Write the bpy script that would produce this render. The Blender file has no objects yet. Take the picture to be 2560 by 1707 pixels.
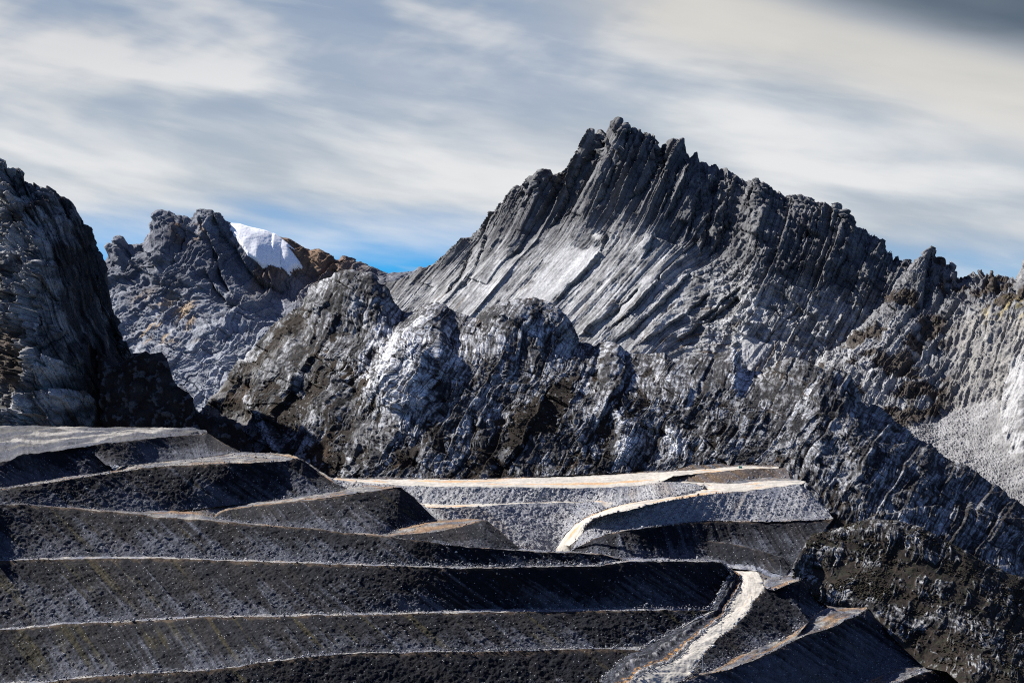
import bpy, math, random
import numpy as np
f32 = np.float32
F, CX, YH = 4777.0, 1280.0, 958.0        # lens: focal length, optical centre and eye level on a 2560 px wide frame
STEP = 1.55                               # mesh fineness
random.seed(11)
scene = bpy.context.scene
COL = scene.collection

# ------------------------------------------------------------------ noise
_r = np.random.RandomState(5)
PERM = _r.permutation(4096).astype(np.int64)
PERM = np.concatenate([PERM, PERM])
_g = _r.normal(size=(4096, 3)); _g /= np.linalg.norm(_g, axis=1)[:, None]
G3 = _g.astype(f32)
_a = _r.uniform(0, 2*np.pi, 4096)
G2 = np.stack([np.cos(_a), np.sin(_a)], 1).astype(f32)
RND = _r.uniform(0, 1, (4096, 4)).astype(f32)

def _h2(i, j, s): return PERM[(PERM[(i + s*131) & 4095] + j) & 4095]
def _h3(i, j, k, s): return PERM[(PERM[(PERM[(i + s*131) & 4095] + j) & 4095] + k) & 4095]
def _fade(t): return t*t*t*(t*(t*6-15)+10)

def perlin2(x, y, s=0):
    x = np.asarray(x, f32); y = np.asarray(y, f32)
    xi = np.floor(x).astype(np.int64); yi = np.floor(y).astype(np.int64)
    xf = (x-xi).astype(f32); yf = (y-yi).astype(f32)
    u, v = _fade(xf), _fade(yf)
    def d(a, b):
        g = G2[_h2(xi+a, yi+b, s)]
        return g[..., 0]*(xf-a)+g[..., 1]*(yf-b)
    n0 = d(0, 0); n0 = n0+u*(d(1, 0)-n0)
    n1 = d(0, 1); n1 = n1+u*(d(1, 1)-n1)
    return (n0+v*(n1-n0))*1.42

def perlin3(x, y, z, s=0):
    x = np.asarray(x, f32); y = np.asarray(y, f32); z = np.asarray(z, f32)
    xi = np.floor(x).astype(np.int64); yi = np.floor(y).astype(np.int64); zi = np.floor(z).astype(np.int64)
    xf = (x-xi).astype(f32); yf = (y-yi).astype(f32); zf = (z-zi).astype(f32)
    u, v, w = _fade(xf), _fade(yf), _fade(zf)
    def d(a, b, c):
        g = G3[_h3(xi+a, yi+b, zi+c, s)]
        return g[..., 0]*(xf-a)+g[..., 1]*(yf-b)+g[..., 2]*(zf-c)
    def pl(c):
        n0 = d(0, 0, c); n0 = n0+u*(d(1, 0, c)-n0)
        n1 = d(0, 1, c); n1 = n1+u*(d(1, 1, c)-n1)
        return n0+v*(n1-n0)
    a = pl(0)
    return (a+w*(pl(1)-a))*1.5

def fbm2(x, y, o=4, s=0, g=0.5):
    t = 0; a = 1.0; f = 1.0
    for k in range(o):
        t = t+a*perlin2(x*f, y*f, s+k); a *= g; f *= 2.03
    return t
def ridg2(x, y, o=4, s=0, g=0.5):
    t = 0; a = 1.0; f = 1.0
    for k in range(o):
        t = t+a*(1-2*np.abs(perlin2(x*f, y*f, s+k))); a *= g; f *= 2.07
    return t
def fbm3(P, sc, o=4, s=0, g=0.5):
    t = 0; a = 1.0; f = 1.0/sc
    for k in range(o):
        t = t+a*perlin3(P[..., 0]*f, P[..., 1]*f, P[..., 2]*f, s+k); a *= g; f *= 2.03
    return t
def ridg3(P, sc, o=3, s=0, g=0.5):
    t = 0; a = 1.0; f = 1.0/sc
    for k in range(o):
        t = t+a*(1-2*np.abs(perlin3(P[..., 0]*f, P[..., 1]*f, P[..., 2]*f, s+k))); a *= g; f *= 2.03
    return t
def worley2(x, y, s=0):
    """F1, F2, random number of the cell, offset to the cell point"""
    x = np.asarray(x, f32); y = np.asarray(y, f32)
    xi = np.floor(x).astype(np.int64); yi = np.floor(y).astype(np.int64)
    f1 = np.full(x.shape, 9, f32); f2 = f1.copy(); idx = np.zeros(x.shape, np.int64)
    ox = np.zeros(x.shape, f32); oy = ox.copy()
    for a in (-1, 0, 1):
        for b in (-1, 0, 1):
            h = _h2(xi+a, yi+b, s)
            r = RND[h]
            dx = (xi+a+r[..., 0]-x).astype(f32); dy = (yi+b+r[..., 1]-y).astype(f32)
            d = np.sqrt(dx*dx+dy*dy)
            m = d < f1
            f2 = np.where(m, f1, np.minimum(f2, d))
            idx = np.where(m, h, idx); ox = np.where(m, dx, ox); oy = np.where(m, dy, oy)
            f1 = np.where(m, d, f1)
    return f1, f2, RND[idx], ox, oy
def slab1(s, v, seed=0, jit=0.9):
    """cells along s (stacked rock slabs, slowly changing along v): facet height 0..1, distance from the cell's left edge 0..1, cell id"""
    k = np.floor(s).astype(np.int64)
    e0 = k+RND[_h2(k, k*0, seed), 0]*jit
    lo = np.where(s < e0, k-1+RND[_h2(k-1, k*0, seed), 0]*jit, e0)
    hi = np.where(s < e0, e0, k+1+RND[_h2(k+1, k*0, seed), 0]*jit)
    cid = np.where(s < e0, k-1, k)
    fr = ((s-lo)/np.maximum(hi-lo, 1e-3)).astype(f32)
    hgt = 0.5+0.9*perlin2(v, cid*7.31+seed, seed+3)
    return hgt.astype(f32), fr, cid
def bricks(s, v, seed=0, drop=0.9, jit=0.92):
    """jointed rock: long slabs across s, each broken along v at its own places; flat tilted faces with sharp steps between.
    Returns height (about -1..1), four random numbers of the block and how far from its edge"""
    k = np.floor(s).astype(np.int64); z = k*0
    e0 = k+RND[_h2(k, z, seed), 0]*jit
    lt = s < e0
    lo = np.where(lt, k-1+RND[_h2(k-1, z, seed), 0]*jit, e0); hi = np.where(lt, e0, k+1+RND[_h2(k+1, z, seed), 0]*jit)
    c1 = np.where(lt, k-1, k); fr = (s-lo)/np.maximum(hi-lo, 1e-3)
    q = RND[_h2(c1, z+5, seed)]
    w = v*(0.6+0.8*q[..., 1])+q[..., 2]*17
    k = np.floor(w).astype(np.int64)
    e0 = k+RND[_h2(k, c1, seed+1), 0]*jit
    lt = w < e0
    lo = np.where(lt, k-1+RND[_h2(k-1, c1, seed+1), 0]*jit, e0); hi = np.where(lt, e0, k+1+RND[_h2(k+1, c1, seed+1), 0]*jit)
    c2 = np.where(lt, k-1, k); fv = (w-lo)/np.maximum(hi-lo, 1e-3)
    r = RND[_h2(c1, c2, seed+2)]
    h = 1.1*(r[..., 0]-0.5)+0.6*(q[..., 3]-0.5)-drop*(r[..., 1]*1.1-0.2)*(fr-0.5)+0.7*(r[..., 2]-0.4)*(fv-0.5)
    e = np.minimum(np.minimum(fr, 1-fr), np.minimum(fv, 1-fv)*1.6)
    return h.astype(f32), np.concatenate([r, e[..., None]], -1).astype(f32)
def sst(a, b, x):
    t = np.clip((x-a)/(b-a), 0, 1); return t*t*(3-2*t)

# ------------------------------------------------------------------ lines traced on the photo, each point with its own height or distance
REG = {0: (0, 0, 1), 1: (0, 380, 1.96), 2: (600, 500, 1.96), 3: (1050, 280, 1.96), 4: (1760, 480, 1.96), 5: (0, 1040, 2.351),
       6: (700, 1040, 2.351), 7: (1300, 1040, 2.351), 8: (1860, 1040, 2.351), 9: (1700, 1380, 4.797), 10: (1760, 1120, 7.84)}
def parse(txt):
    reg = 0; out = []
    for t in txt.split():
        if t.endswith(':'): reg = int(t[:-1]); continue
        D = z = np.nan
        if '@' in t: t, d = t.split('@'); D = float(d)
        q = t.split(',')
        if len(q) > 2: z = float(q[2])
        ox, oy, s = REG[reg]
        out.append((ox+float(q[0])/s, oy+float(q[1])/s, z, D))
    return np.array(out, float)
def world(px, py, D): return np.stack([(px-CX)/F*D, D+0*px, (YH-py)/F*D], -1)
def pix(P): return np.stack([CX+F*P[..., 0]/P[..., 1], YH-F*P[..., 2]/P[..., 1]], -1)
def cum(xy):
    d = np.sqrt((np.diff(xy, axis=0)**2).sum(1)); return np.concatenate([[0], np.cumsum(d)])
def line(txt):
    a = parse(txt); L = cum(a[:, :2])
    if np.isfinite(a[:, 3]).any():
        m = np.isfinite(a[:, 3]); D = np.interp(L, L[m], a[m, 3])
    else:
        m = np.isfinite(a[:, 2]); z = np.interp(L, L[m], a[m, 2]); D = -z*F/(a[:, 1]-YH)
    return world(a[:, 0], a[:, 1], D)
def inner(P, w, dz=0.3):
    Q = P.copy(); D = P[:, 1]; w = w if np.isscalar(w) else np.interp(np.linspace(0, 1, len(P)), np.linspace(0, 1, len(w)), w)
    Q[:, 1] = D+w; Q[:, 0] = P[:, 0]*(D+w)/D; Q[:, 2] += dz
    return Q
def resample(P, n, mode='len', smooth=0):
    xy = pix(P)
    if mode == 'px':
        L = xy[:, 0]-xy[0, 0]
    else:
        L = cum(xy)
    u = L/L[-1]
    t = np.linspace(0, 1, n)
    q = np.stack([np.interp(t, u, xy[:, k]) for k in range(2)], -1)
    D = np.interp(t, u, P[:, 1])
    if smooth and n > 40:
        w = max(3, int(n/smooth))
        for _ in range(3):
            pad = np.concatenate([2*D[0]-D[w:0:-1], D, 2*D[-1]-D[-2:-w-2:-1]])
            c = np.concatenate([[0], np.cumsum(pad)]); D = (c[2*w+1:]-c[:-2*w-1])/(2*w+1)
    return world(q[:, 0], q[:, 1], D)
def smooth_line(P, k=1):
    for _ in range(k):
        Q = P.copy(); Q[1:-1] = 0.25*P[:-2]+0.5*P[1:-1]+0.25*P[2:]; P = Q
    return P
def loft(lines, mode='len', curve=False, step=None, minrows=3, cap=2600, smooth=0):
    st = step or STEP
    ext = max(cum(pix(l))[-1] if mode == 'len' else abs(pix(l)[-1, 0]-pix(l)[0, 0]) for l in lines)
    nc = int(min(cap, max(16, ext/st)))
    R = [resample(l, nc, mode, smooth) for l in lines]
    rows = []; tt = []
    ns = []
    for i in range(len(R)-1):
        d = np.percentile(np.sqrt(((pix(R[i])-pix(R[i+1]))**2).sum(1)), 92)
        ns.append(int(max(minrows, d/st)))
    for i, n in enumerate(ns):
        p1, p2 = R[i], R[i+1]
        p0 = R[i-1] if i > 0 else 2*p1-p2
        p3 = R[i+2] if i+2 < len(R) else 2*p2-p1
        for k in range(n):
            t = k/n
            if curve:
                c = 0.42
                m1 = c*(p2-p0); m2 = c*(p3-p1)
                h = (2*t**3-3*t*t+1)*p1+(t**3-2*t*t+t)*m1+(3*t*t-2*t**3)*p2+(t**3-t*t)*m2
            else:
                h = p1+(p2-p1)*t
            rows.append(h); tt.append(i+t)
    rows.append(R[-1]); tt.append(len(R)-1)
    return np.array(rows), np.array(tt)
def normals(P):
    du = np.gradient(P, axis=1); dv = np.gradient(P, axis=0)
    n = np.cross(du, dv); n /= np.maximum(np.linalg.norm(n, axis=-1, keepdims=True), 1e-6)
    flip = n[..., 1] > 0                      # towards the valley the camera stands in
    n[flip] *= -1
    return n
def sdist(px, py, pts):
    """signed distance (positive to the right of a line drawn downwards) and place along a traced line, in frame px"""
    best = np.full(px.shape, 1e9, f32); sgn = np.zeros(px.shape, f32); al = np.zeros(px.shape, f32)
    L = cum(pts); n = L[-1]
    for i in range(len(pts)-1):
        a, b = pts[i], pts[i+1]; d = b-a; l2 = (d*d).sum()
        t = np.clip(((px-a[0])*d[0]+(py-a[1])*d[1])/l2, 0, 1)
        qx = px-(a[0]+t*d[0]); qy = py-(a[1]+t*d[1])
        dd = np.sqrt(qx*qx+qy*qy)
        m = dd < best
        best = np.where(m, dd, best)
        cr = d[1]*(px-a[0])-d[0]*(py-a[1])
        sgn = np.where(m, np.sign(cr), sgn)
        al = np.where(m, (L[i]+t*(L[i+1]-L[i]))/n, al)
    return best*sgn, al
def inpoly(px, py, poly):
    c = np.zeros(px.shape, bool); n = len(poly); j = n-1
    for i in range(n):
        xi, yi = poly[i]; xj, yj = poly[j]
        c ^= ((yi > py) != (yj > py)) & (px < (xj-xi)*(py-yi)/(yj-yi+1e-9)+xi)
        j = i
    return c
def mixc(a, b, m):
    a = np.asarray(a, f32); b = np.asarray(b, f32); return a+(b-a)*np.clip(m, 0, 1)[..., None]

# ------------------------------------------------------------------ meshes
def raw_mesh(name, V, Fq, mat, col=None, smooth=False, extra=None):
    k = Fq.shape[1]
    me = bpy.data.meshes.new(name)
    me.vertices.add(len(V)); me.vertices.foreach_set('co', np.ascontiguousarray(V, f32).ravel())
    me.loops.add(Fq.size); me.loops.foreach_set('vertex_index', np.ascontiguousarray(Fq, np.int32).ravel())
    me.polygons.add(len(Fq)); me.polygons.foreach_set('loop_start', np.arange(0, Fq.size, k, dtype=np.int32))
    if smooth: me.polygons.foreach_set('use_smooth', np.ones(len(Fq), bool))
    me.update(calc_edges=True)
    if col is not None:
        at = me.attributes.new('Col', 'FLOAT_COLOR', 'POINT')
        c = np.ones((len(V), 4), f32); c[:, :3] = col; at.data.foreach_set('color', c.ravel())
    if mat: me.materials.append(mat)
    o = bpy.data.objects.new(name, me); COL.objects.link(o)
    return o
def grid_obj(name, P, mat, col, fmask=None, smooth=False):
    nr, nc = P.shape[:2]
    i = np.arange(nr*nc).reshape(nr, nc)
    q = np.stack([i[:-1, :-1], i[:-1, 1:], i[1:, 1:], i[1:, :-1]], -1)
    if fmask is not None: q = q[fmask[:-1, :-1]]
    q = q.reshape(-1, 4)
    V = P.reshape(-1, 3); C = col.reshape(-1, 3)
    if fmask is not None:
        used = np.unique(q); re = np.zeros(len(V), np.int64); re[used] = np.arange(len(used))
        V = V[used]; C = C[used]; q = re[q]
    return raw_mesh(name, V, q, mat, C, smooth)
def struct(o): o['kind'] = 'structure'; return o
def stuff(o, label=None, cat=None):
    o['kind'] = 'stuff'
    if label: o['label'] = label
    if cat: o['category'] = cat
    return o
def tag(o, label, cat, group=None):
    o['label'] = label; o['category'] = cat
    if group: o['group'] = group
    return o
# ------------------------------------------------------------------ materials
def nd(nt, typ, **kw):
    n = nt.nodes.new(typ)
    for k, v in kw.items():
        if k in n.inputs: n.inputs[k].default_value = v
        else: setattr(n, k, v)
    return n
def ground_mat(name, s_fine, var=0.35, bump=0.4, bdist=0.3, speck=0.0, rough=0.95, stretch=(1, 1, 1), speck_col=(0.42, 0.43, 0.45)):
    """the base colour carried by each vertex (rock, soil, plants, iron stains), broken up by fine noise, with fine bump"""
    m = bpy.data.materials.new(name); m.use_nodes = True
    nt = m.node_tree; nt.nodes.clear(); L = nt.links.new
    out = nd(nt, 'ShaderNodeOutputMaterial'); b = nd(nt, 'ShaderNodeBsdfPrincipled')
    b.inputs['Roughness'].default_value = rough; b.inputs['Specular IOR Level'].default_value = 0.15
    at = nd(nt, 'ShaderNodeAttribute', attribute_name='Col')
    tc = nd(nt, 'ShaderNodeTexCoord'); mp = nd(nt, 'ShaderNodeMapping'); mp.inputs['Scale'].default_value = stretch
    L(tc.outputs['Object'], mp.inputs['Vector'])
    n1 = nd(nt, 'ShaderNodeTexNoise', Scale=1.0/s_fine, Detail=6.0, Roughness=0.65); L(mp.outputs[0], n1.inputs['Vector'])
    n2 = nd(nt, 'ShaderNodeTexNoise', Scale=0.13/s_fine, Detail=4.0, Roughness=0.6); L(mp.outputs[0], n2.inputs['Vector'])
    mr = nd(nt, 'ShaderNodeMapRange'); L(n1.outputs['Fac'], mr.inputs['Value'])
    mr.inputs['From Min'].default_value = 0.3; mr.inputs['From Max'].default_value = 0.7
    mr.inputs['To Min'].default_value = 1-var; mr.inputs['To Max'].default_value = 1+var
    mr2 = nd(nt, 'ShaderNodeMapRange'); L(n2.outputs['Fac'], mr2.inputs['Value'])
    mr2.inputs['From Min'].default_value = 0.3; mr2.inputs['From Max'].default_value = 0.7
    mr2.inputs['To Min'].default_value = 1-var*0.6; mr2.inputs['To Max'].default_value = 1+var*0.6
    mu = nd(nt, 'ShaderNodeMath', operation='MULTIPLY'); L(mr.outputs[0], mu.inputs[0]); L(mr2.outputs[0], mu.inputs[1])
    vm = nd(nt, 'ShaderNodeVectorMath', operation='SCALE'); L(at.outputs['Color'], vm.inputs[0]); L(mu.outputs[0], vm.inputs['Scale'])
    colr = vm.outputs[0]
    vo = nd(nt, 'ShaderNodeTexVoronoi', Scale=0.8/s_fine); L(mp.outputs[0], vo.inputs['Vector'])
    if speck > 0:
        sep = nd(nt, 'ShaderNodeSeparateColor'); L(vo.outputs['Color'], sep.inputs[0])
        gt = nd(nt, 'ShaderNodeMath', operation='GREATER_THAN'); L(sep.outputs[0], gt.inputs[0]); gt.inputs[1].default_value = 1-speck
        lt = nd(nt, 'ShaderNodeMath', operation='LESS_THAN'); L(vo.outputs['Distance'], lt.inputs[0]); lt.inputs[1].default_value = 0.36
        an = nd(nt, 'ShaderNodeMath', operation='MULTIPLY'); L(gt.outputs[0], an.inputs[0]); L(lt.outputs[0], an.inputs[1])
        mx = nd(nt, 'ShaderNodeMix', data_type='RGBA'); L(an.outputs[0], mx.inputs[0]); L(colr, mx.inputs[6]); mx.inputs[7].default_value = (*speck_col, 1)
        colr = mx.outputs[2]
    L(colr, b.inputs['Base Color'])
    ad = nd(nt, 'ShaderNodeMath', operation='SUBTRACT'); L(n1.outputs['Fac'], ad.inputs[0])
    mv = nd(nt, 'ShaderNodeMath', operation='MULTIPLY'); L(vo.outputs['Distance'], mv.inputs[0]); mv.inputs[1].default_value = 0.35
    L(mv.outputs[0], ad.inputs[1])
    bp = nd(nt, 'ShaderNodeBump'); bp.inputs['Strength'].default_value = bump; bp.inputs['Distance'].default_value = bdist
    L(ad.outputs[0], bp.inputs['Height']); L(bp.outputs[0], b.inputs['Normal'])
    L(b.outputs[0], out.inputs[0])
    return m
def plain_mat(name, col, rough=0.6, metal=0.0, var=0.15, scale=3.0):
    m = bpy.data.materials.new(name); m.use_nodes = True
    nt = m.node_tree; b = nt.nodes['Principled BSDF']; L = nt.links.new
    tc = nd(nt, 'ShaderNodeTexCoord'); n = nd(nt, 'ShaderNodeTexNoise', Scale=scale, Detail=5.0); L(tc.outputs['Object'], n.inputs['Vector'])
    cr = nd(nt, 'ShaderNodeMix', data_type='RGBA'); L(n.outputs['Fac'], cr.inputs[0])
    cr.inputs[6].default_value = tuple(c*(1-var) for c in col)+(1,); cr.inputs[7].default_value = tuple(min(1, c*(1+var)) for c in col)+(1,)
    L(cr.outputs[2], b.inputs['Base Color'])
    b.inputs['Roughness'].default_value = rough; b.inputs['Metallic'].default_value = metal
    return m
# ------------------------------------------------------------------ mine benches, gravel bowl, roads
M_dump = ground_mat('dark waste rock', 0.55, var=0.55, bump=0.8, bdist=0.35, speck=0.03, speck_col=(0.34, 0.35, 0.37))
M_gravel = ground_mat('pale gravel', 0.6, var=0.4, bump=0.8, bdist=0.35, speck=0.06, speck_col=(0.5, 0.5, 0.5))
M_road = ground_mat('haul road dust', 3.0, var=0.12, bump=0.15, bdist=0.06, stretch=(1, 0.45, 1))
DARK = np.array((0.0055, 0.0066, 0.0108)); ROCK = np.array((0.064, 0.070, 0.090)); PALE = np.array((0.30, 0.30, 0.305))
ROADC = np.array((0.39, 0.37, 0.335)); ORANGE = np.array((0.40, 0.21, 0.065)); SOIL = np.array((0.075, 0.052, 0.034)); OLIVE = np.array((0.085, 0.07, 0.022))
RUB_DIR = np.array((-0.15, -0.6, 0.8))
TERR = []           # (points, weights) kept to scatter rubble on

def strip(name, lines, kinds, k=0.9, sm=15, olive=0.4, orange=0.25, base='dark', seed=1, mode='len', step=None, light=0.0, minrows=4, mat=None, rill=1.0, rub=1.0):
    P, t = loft(lines, mode=mode, step=step, minrows=minrows, smooth=sm)
    LL = np.concatenate([[0], np.cumsum(np.linalg.norm(np.diff(P[P.shape[0]//2], axis=0), axis=1))])[None, :]+np.zeros((P.shape[0], 1))
    nr, nc = P.shape[:2]
    seg = np.minimum(t.astype(int), len(kinds)-1); fr = (t-seg)[:, None]+np.zeros((1, nc))
    X, Y, Z = P[..., 0], P[..., 1], P[..., 2]
    a = X+k*1.7*Z; b = Z-0.25*X
    rl = fbm2(a/5.0, b/130.0, 5, seed*7, 0.66)
    rl2 = fbm2(a/22.0, b/200.0, 3, seed*7+50)
    rb = fbm3(P, 2.6, 3, 3, 0.62)
    big = fbm3(P, 28, 3, 20)
    col = np.zeros(P.shape, f32); amp = np.full((nr, nc), 0.10, f32); rilla = np.zeros((nr, nc), f32)
    wts = np.zeros((nr, nc), f32)
    for i, kd in enumerate(kinds):
        rows = seg == i
        if not rows.any(): continue
        s = fr[rows]; edge = np.clip(np.minimum(s, 1-s)*7, 0, 1)
        r1, r2, bg, rbb = rl[rows], rl2[rows], big[rows], rb[rows]
        if kd == 'face':
            md = 0.6+0.8*fbm3(P[rows], 40, 2, seed+90)
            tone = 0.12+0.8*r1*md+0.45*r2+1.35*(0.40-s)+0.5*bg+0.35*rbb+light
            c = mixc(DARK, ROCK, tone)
            c = mixc(c, SOIL*0.5, sst(0.15, 0.7, fbm2(a[rows]/14, b[rows]/150, 3, seed+31)+0.2*s)*0.15)
            c = mixc(c, OLIVE*0.5, sst(0.42, 0.9, fbm2(a[rows]/7, b[rows]/130, 4, seed+71)+0.35*bg+0.9*(olive-0.5)+0.25*sst(-120, -260, X[rows]))*sst(0, .25, s+0.3*r1)*0.45)
            c = mixc(c, SOIL*1.1, sst(0.93, 1.0, s+0.05*r1)*0.6)
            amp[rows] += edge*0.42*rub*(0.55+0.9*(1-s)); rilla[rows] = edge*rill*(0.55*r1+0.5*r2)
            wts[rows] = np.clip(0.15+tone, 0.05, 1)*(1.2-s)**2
        elif kd == 'gravel':
            tone = 0.45+0.35*r1+0.4*bg+0.25*(0.5-s)+light
            c = mixc(ROCK*1.7, PALE*0.95, tone)
            c = mixc(c, SOIL*1.6, sst(0.25, 0.7, r2*0.8+bg*0.5)*0.4)
            amp[rows] += edge*0.62*rub; rilla[rows] = edge*rill*(0.45*r1+0.4*r2)
            wts[rows] = np.clip(0.5+tone, 0.1, 2)
        elif kd == 'brown':
            c = mixc(SOIL*1.2, ROCK*0.9, 0.4+0.6*r1+0.4*bg)
            amp[rows] += edge*0.3; rilla[rows] = edge*0.4*r1
            wts[rows] = 0.2
        elif kd == 'berm':
            c = mixc(ROCK*1.8, ROADC*0.8, 0.35+0.8*fbm3(P[rows], 9, 3, 77)+light)
            st = sst(0.25, 0.7, fbm2(LL[rows]/16, s*1.5, 3, seed+11)+orange-0.4)
            c = mixc(c, ORANGE*0.45, st*0.6)
            c = mixc(c, OLIVE*0.8, sst(0.3, 0.7, fbm2(LL[rows]/9, s*2, 3, seed+15)+olive-0.5)*0.6)
            amp[rows] += edge*0.15; wts[rows] = 0.5+2.0*s**3
        elif kd == 'dirt':
            c = mixc(ROCK*1.1, ROADC*0.62, 0.3+0.8*fbm3(P[rows], 14, 4, 78, 0.6)+light)
            st = sst(0.3, 0.65, fbm2(LL[rows]/34, s*3.0, 4, seed+11)+orange-0.25)
            c = mixc(c, ORANGE*0.55, st*0.6)
            c = mixc(c, SOIL*0.9, sst(0.1, 0.6, fbm2(LL[rows]/20, s*4, 4, seed+19)+0.2*orange)*0.6)
            if name == 'plateau':
                c = mixc(ROCK*0.8, ROADC*0.25, 0.1+0.9*fbm3(P[rows]*np.array((1, 0.45, 1)), 40, 5, 79, 0.62)); c = mixc(c, ROADC*0.95, sst(0.10, 0.0, np.abs(fbm2(X[rows]/150, Y[rows]/210, 2, 84)))*sst(1240, 1330, Y[rows])*0.6); rilla[rows] = 2.2*edge*fbm3(P[rows], 30, 4, 88, 0.6)
            amp[rows] += edge*0.3; wts[rows] = 0.5
        elif kd == 'ditch':
            bandn = s+0.10*fbm2(LL[rows]/12, s*0, 3, seed+4)
            c = mixc(DARK*1.2, ROCK*0.9, 0.25+0.8*rbb+0.3*r1)
            o_ = sst(0.62, 0.7, bandn)*sst(0.93, 0.84, bandn)
            c = mixc(c, ORANGE*0.6, o_*sst(-0.1, 0.35, fbm2(LL[rows]/3, s*14, 3, seed+6))*0.8)
            c = mixc(c, PALE*1.1, (np.exp(-((bandn-0.9)/0.05)**2)+0.6*np.exp(-((bandn-0.4)/0.04)**2))*sst(-0.2, 0.3, rbb)*0.8)
            amp[rows] += edge*0.4; rilla[rows] = 0.8*np.exp(-((bandn-0.9)/0.06)**2)+1.3*np.exp(-((bandn-0.38)/0.07)**2)-1.0*np.exp(-((bandn-0.55)/0.12)**2)
            wts[rows] = 1.5*np.exp(-((bandn-0.9)/0.06)**2)+1.5*np.exp(-((bandn-0.4)/0.08)**2)
        elif kd == 'road':
            tr = fbm2(LL[rows]/40, s*5.0, 4, seed+5, 0.6); ru = fbm2(LL[rows]/70, s*15, 3, seed+8, 0.6)
            c = mixc(ROADC*0.82, ROADC*1.05, 0.5+0.4*tr+0.6*ru)
            st = sst(0.25, 0.55, fbm2(LL[rows]/90, s*4.5, 4, seed+12)+orange-0.3)
            c = mixc(c, ORANGE*1.15, st*0.65)
            c = mixc(c, ROADC*0.5, sst(0.25, 0.7, fbm2(LL[rows]/60, s*11, 4, seed+15))*0.55)
            amp[rows] += edge*0.02
        col[rows] = c
    off = amp*rb*0.9+0.75*fbm3(P, 11, 4, 61, 0.6)
    P2 = P+off[..., None]*RUB_DIR
    N = normals(P)
    P2 = P2+(rilla)[..., None]*N
    o = struct(grid_obj(name, P2, mat or (M_gravel if base == 'gravel' else M_dump), col))
    TERR.append((P2.reshape(-1, 3), wts.ravel(), name, base))
    return o

def drop(P, dD, dz):
    Q = P.copy(); k = (P[:, 1]-dD)/P[:, 1]; Q[:, 0] *= k; Q[:, 1] -= dD; Q[:, 2] -= dz; return Q
# lower benches -----------------------------------------------------
C1 = line("5: -350,1610,-160 0,1572,-158.3 250,1565 450,1540 700,1520,-150.5 1000,1505 1200,1495 1400,1470,-144.5 1600,1440 1881,1409,-141.3 6: 400,1395 800,1388 1100,1385 1400,1378 1881,1365 7: 600,1370 840,1385 880,1382,-141.3")
C0 = drop(C1, 42, 30.5)
C1i = line("5: -350,1590,-159.7 0,1564,-158 250,1553 450,1531 700,1511,-150.2 1000,1496 1200,1486 1400,1462,-144.2 1600,1432 1881,1401,-141 6: 400,1388 800,1380 1100,1377 1400,1370 1881,1358 7: 600,1360 740,1350,-140.6 840,1300,-137 940,1240,-133 1030,1190,-129.5 1100,1152,-127 1135,1140,-125.8")
C2 = line("5: -350,1285,-136.5 0,1255,-134.6 200,1240 400,1220 700,1210,-130 1000,1190 1300,1180,-127 1881,1168 6: 400,1168,-124.9 800,1160 1000,1157 1200,1150 1500,1148 1881,1143 7: 800,1140 1000,1141 1100,1141 1160,1132,-124.9")
C2i = line("5: -350,1274,-136.2 0,1246,-134.3 200,1230 400,1210 700,1200,-129.7 1000,1180 1300,1170,-126.7 1881,1157 6: 400,1156,-124.6 800,1146 1000,1140 1200,1133 1500,1131 1881,1128 7: 800,1124 950,1128 1080,1132,-124.4 1140,1108,-122.3 1172,1060,-119.5 1195,1010,-117 1225,965,-115.5 1250,935,-114.2")
C3 = line("5: -350,856,-101.7 0,850 300,840 650,832 1000,837 1300,847 1600,857 1881,866 6: 300,871 700,881 1000,891 1300,889 1500,886 1881,881 7: 500,871 580,862 650,855 750,853 1000,855,-101.7 1180,857,-104.5 1215,890,-109.5 1243,930,-113.8")
C3i = line("5: -350,848,-101.5 0,842 300,832 650,825 1000,829 1300,838 1600,847 1881,856 6: 300,860 700,870 1000,880 1300,880 1500,877 1881,873 7: 480,864 560,856 615,850,-101.4")
B4 = line("5: -350,520,-70.5 0,520,-72.8 150,520 400,540 700,565,-78.5 950,595 1150,605,-81.2 1250,616 1500,636 1881,665,-85 6: 300,676 640,708,-87.3 850,736 1000,756,-89.3 1200,776 1400,790,-94 1550,797 1800,805 7: 470,812,-96.9 540,825,-98.6 600,842,-100.4 635,851,-101.3")
def extend(P, txt):
    return np.concatenate([P, line(txt)])
C1x = extend(C1, "7: 945,1247,-133.2 1035,1196,-129.7 1105,1158,-127.2 1140,1146,-126")
C2x = extend(C2, "7: 1150,1113,-122.6 1181,1064,-119.8 1204,1013,-117.3 1232,969,-115.9 1256,939,-114.5")
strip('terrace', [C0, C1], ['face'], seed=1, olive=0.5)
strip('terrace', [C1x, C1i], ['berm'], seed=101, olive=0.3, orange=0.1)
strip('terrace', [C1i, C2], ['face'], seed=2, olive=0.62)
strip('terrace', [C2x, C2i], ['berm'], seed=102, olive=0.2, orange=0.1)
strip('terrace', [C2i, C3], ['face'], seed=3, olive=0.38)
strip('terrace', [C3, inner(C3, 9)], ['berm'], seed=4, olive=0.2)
strip('terrace', [C3i, B4], ['face'], seed=5, olive=0.25, light=0.16)

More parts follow.
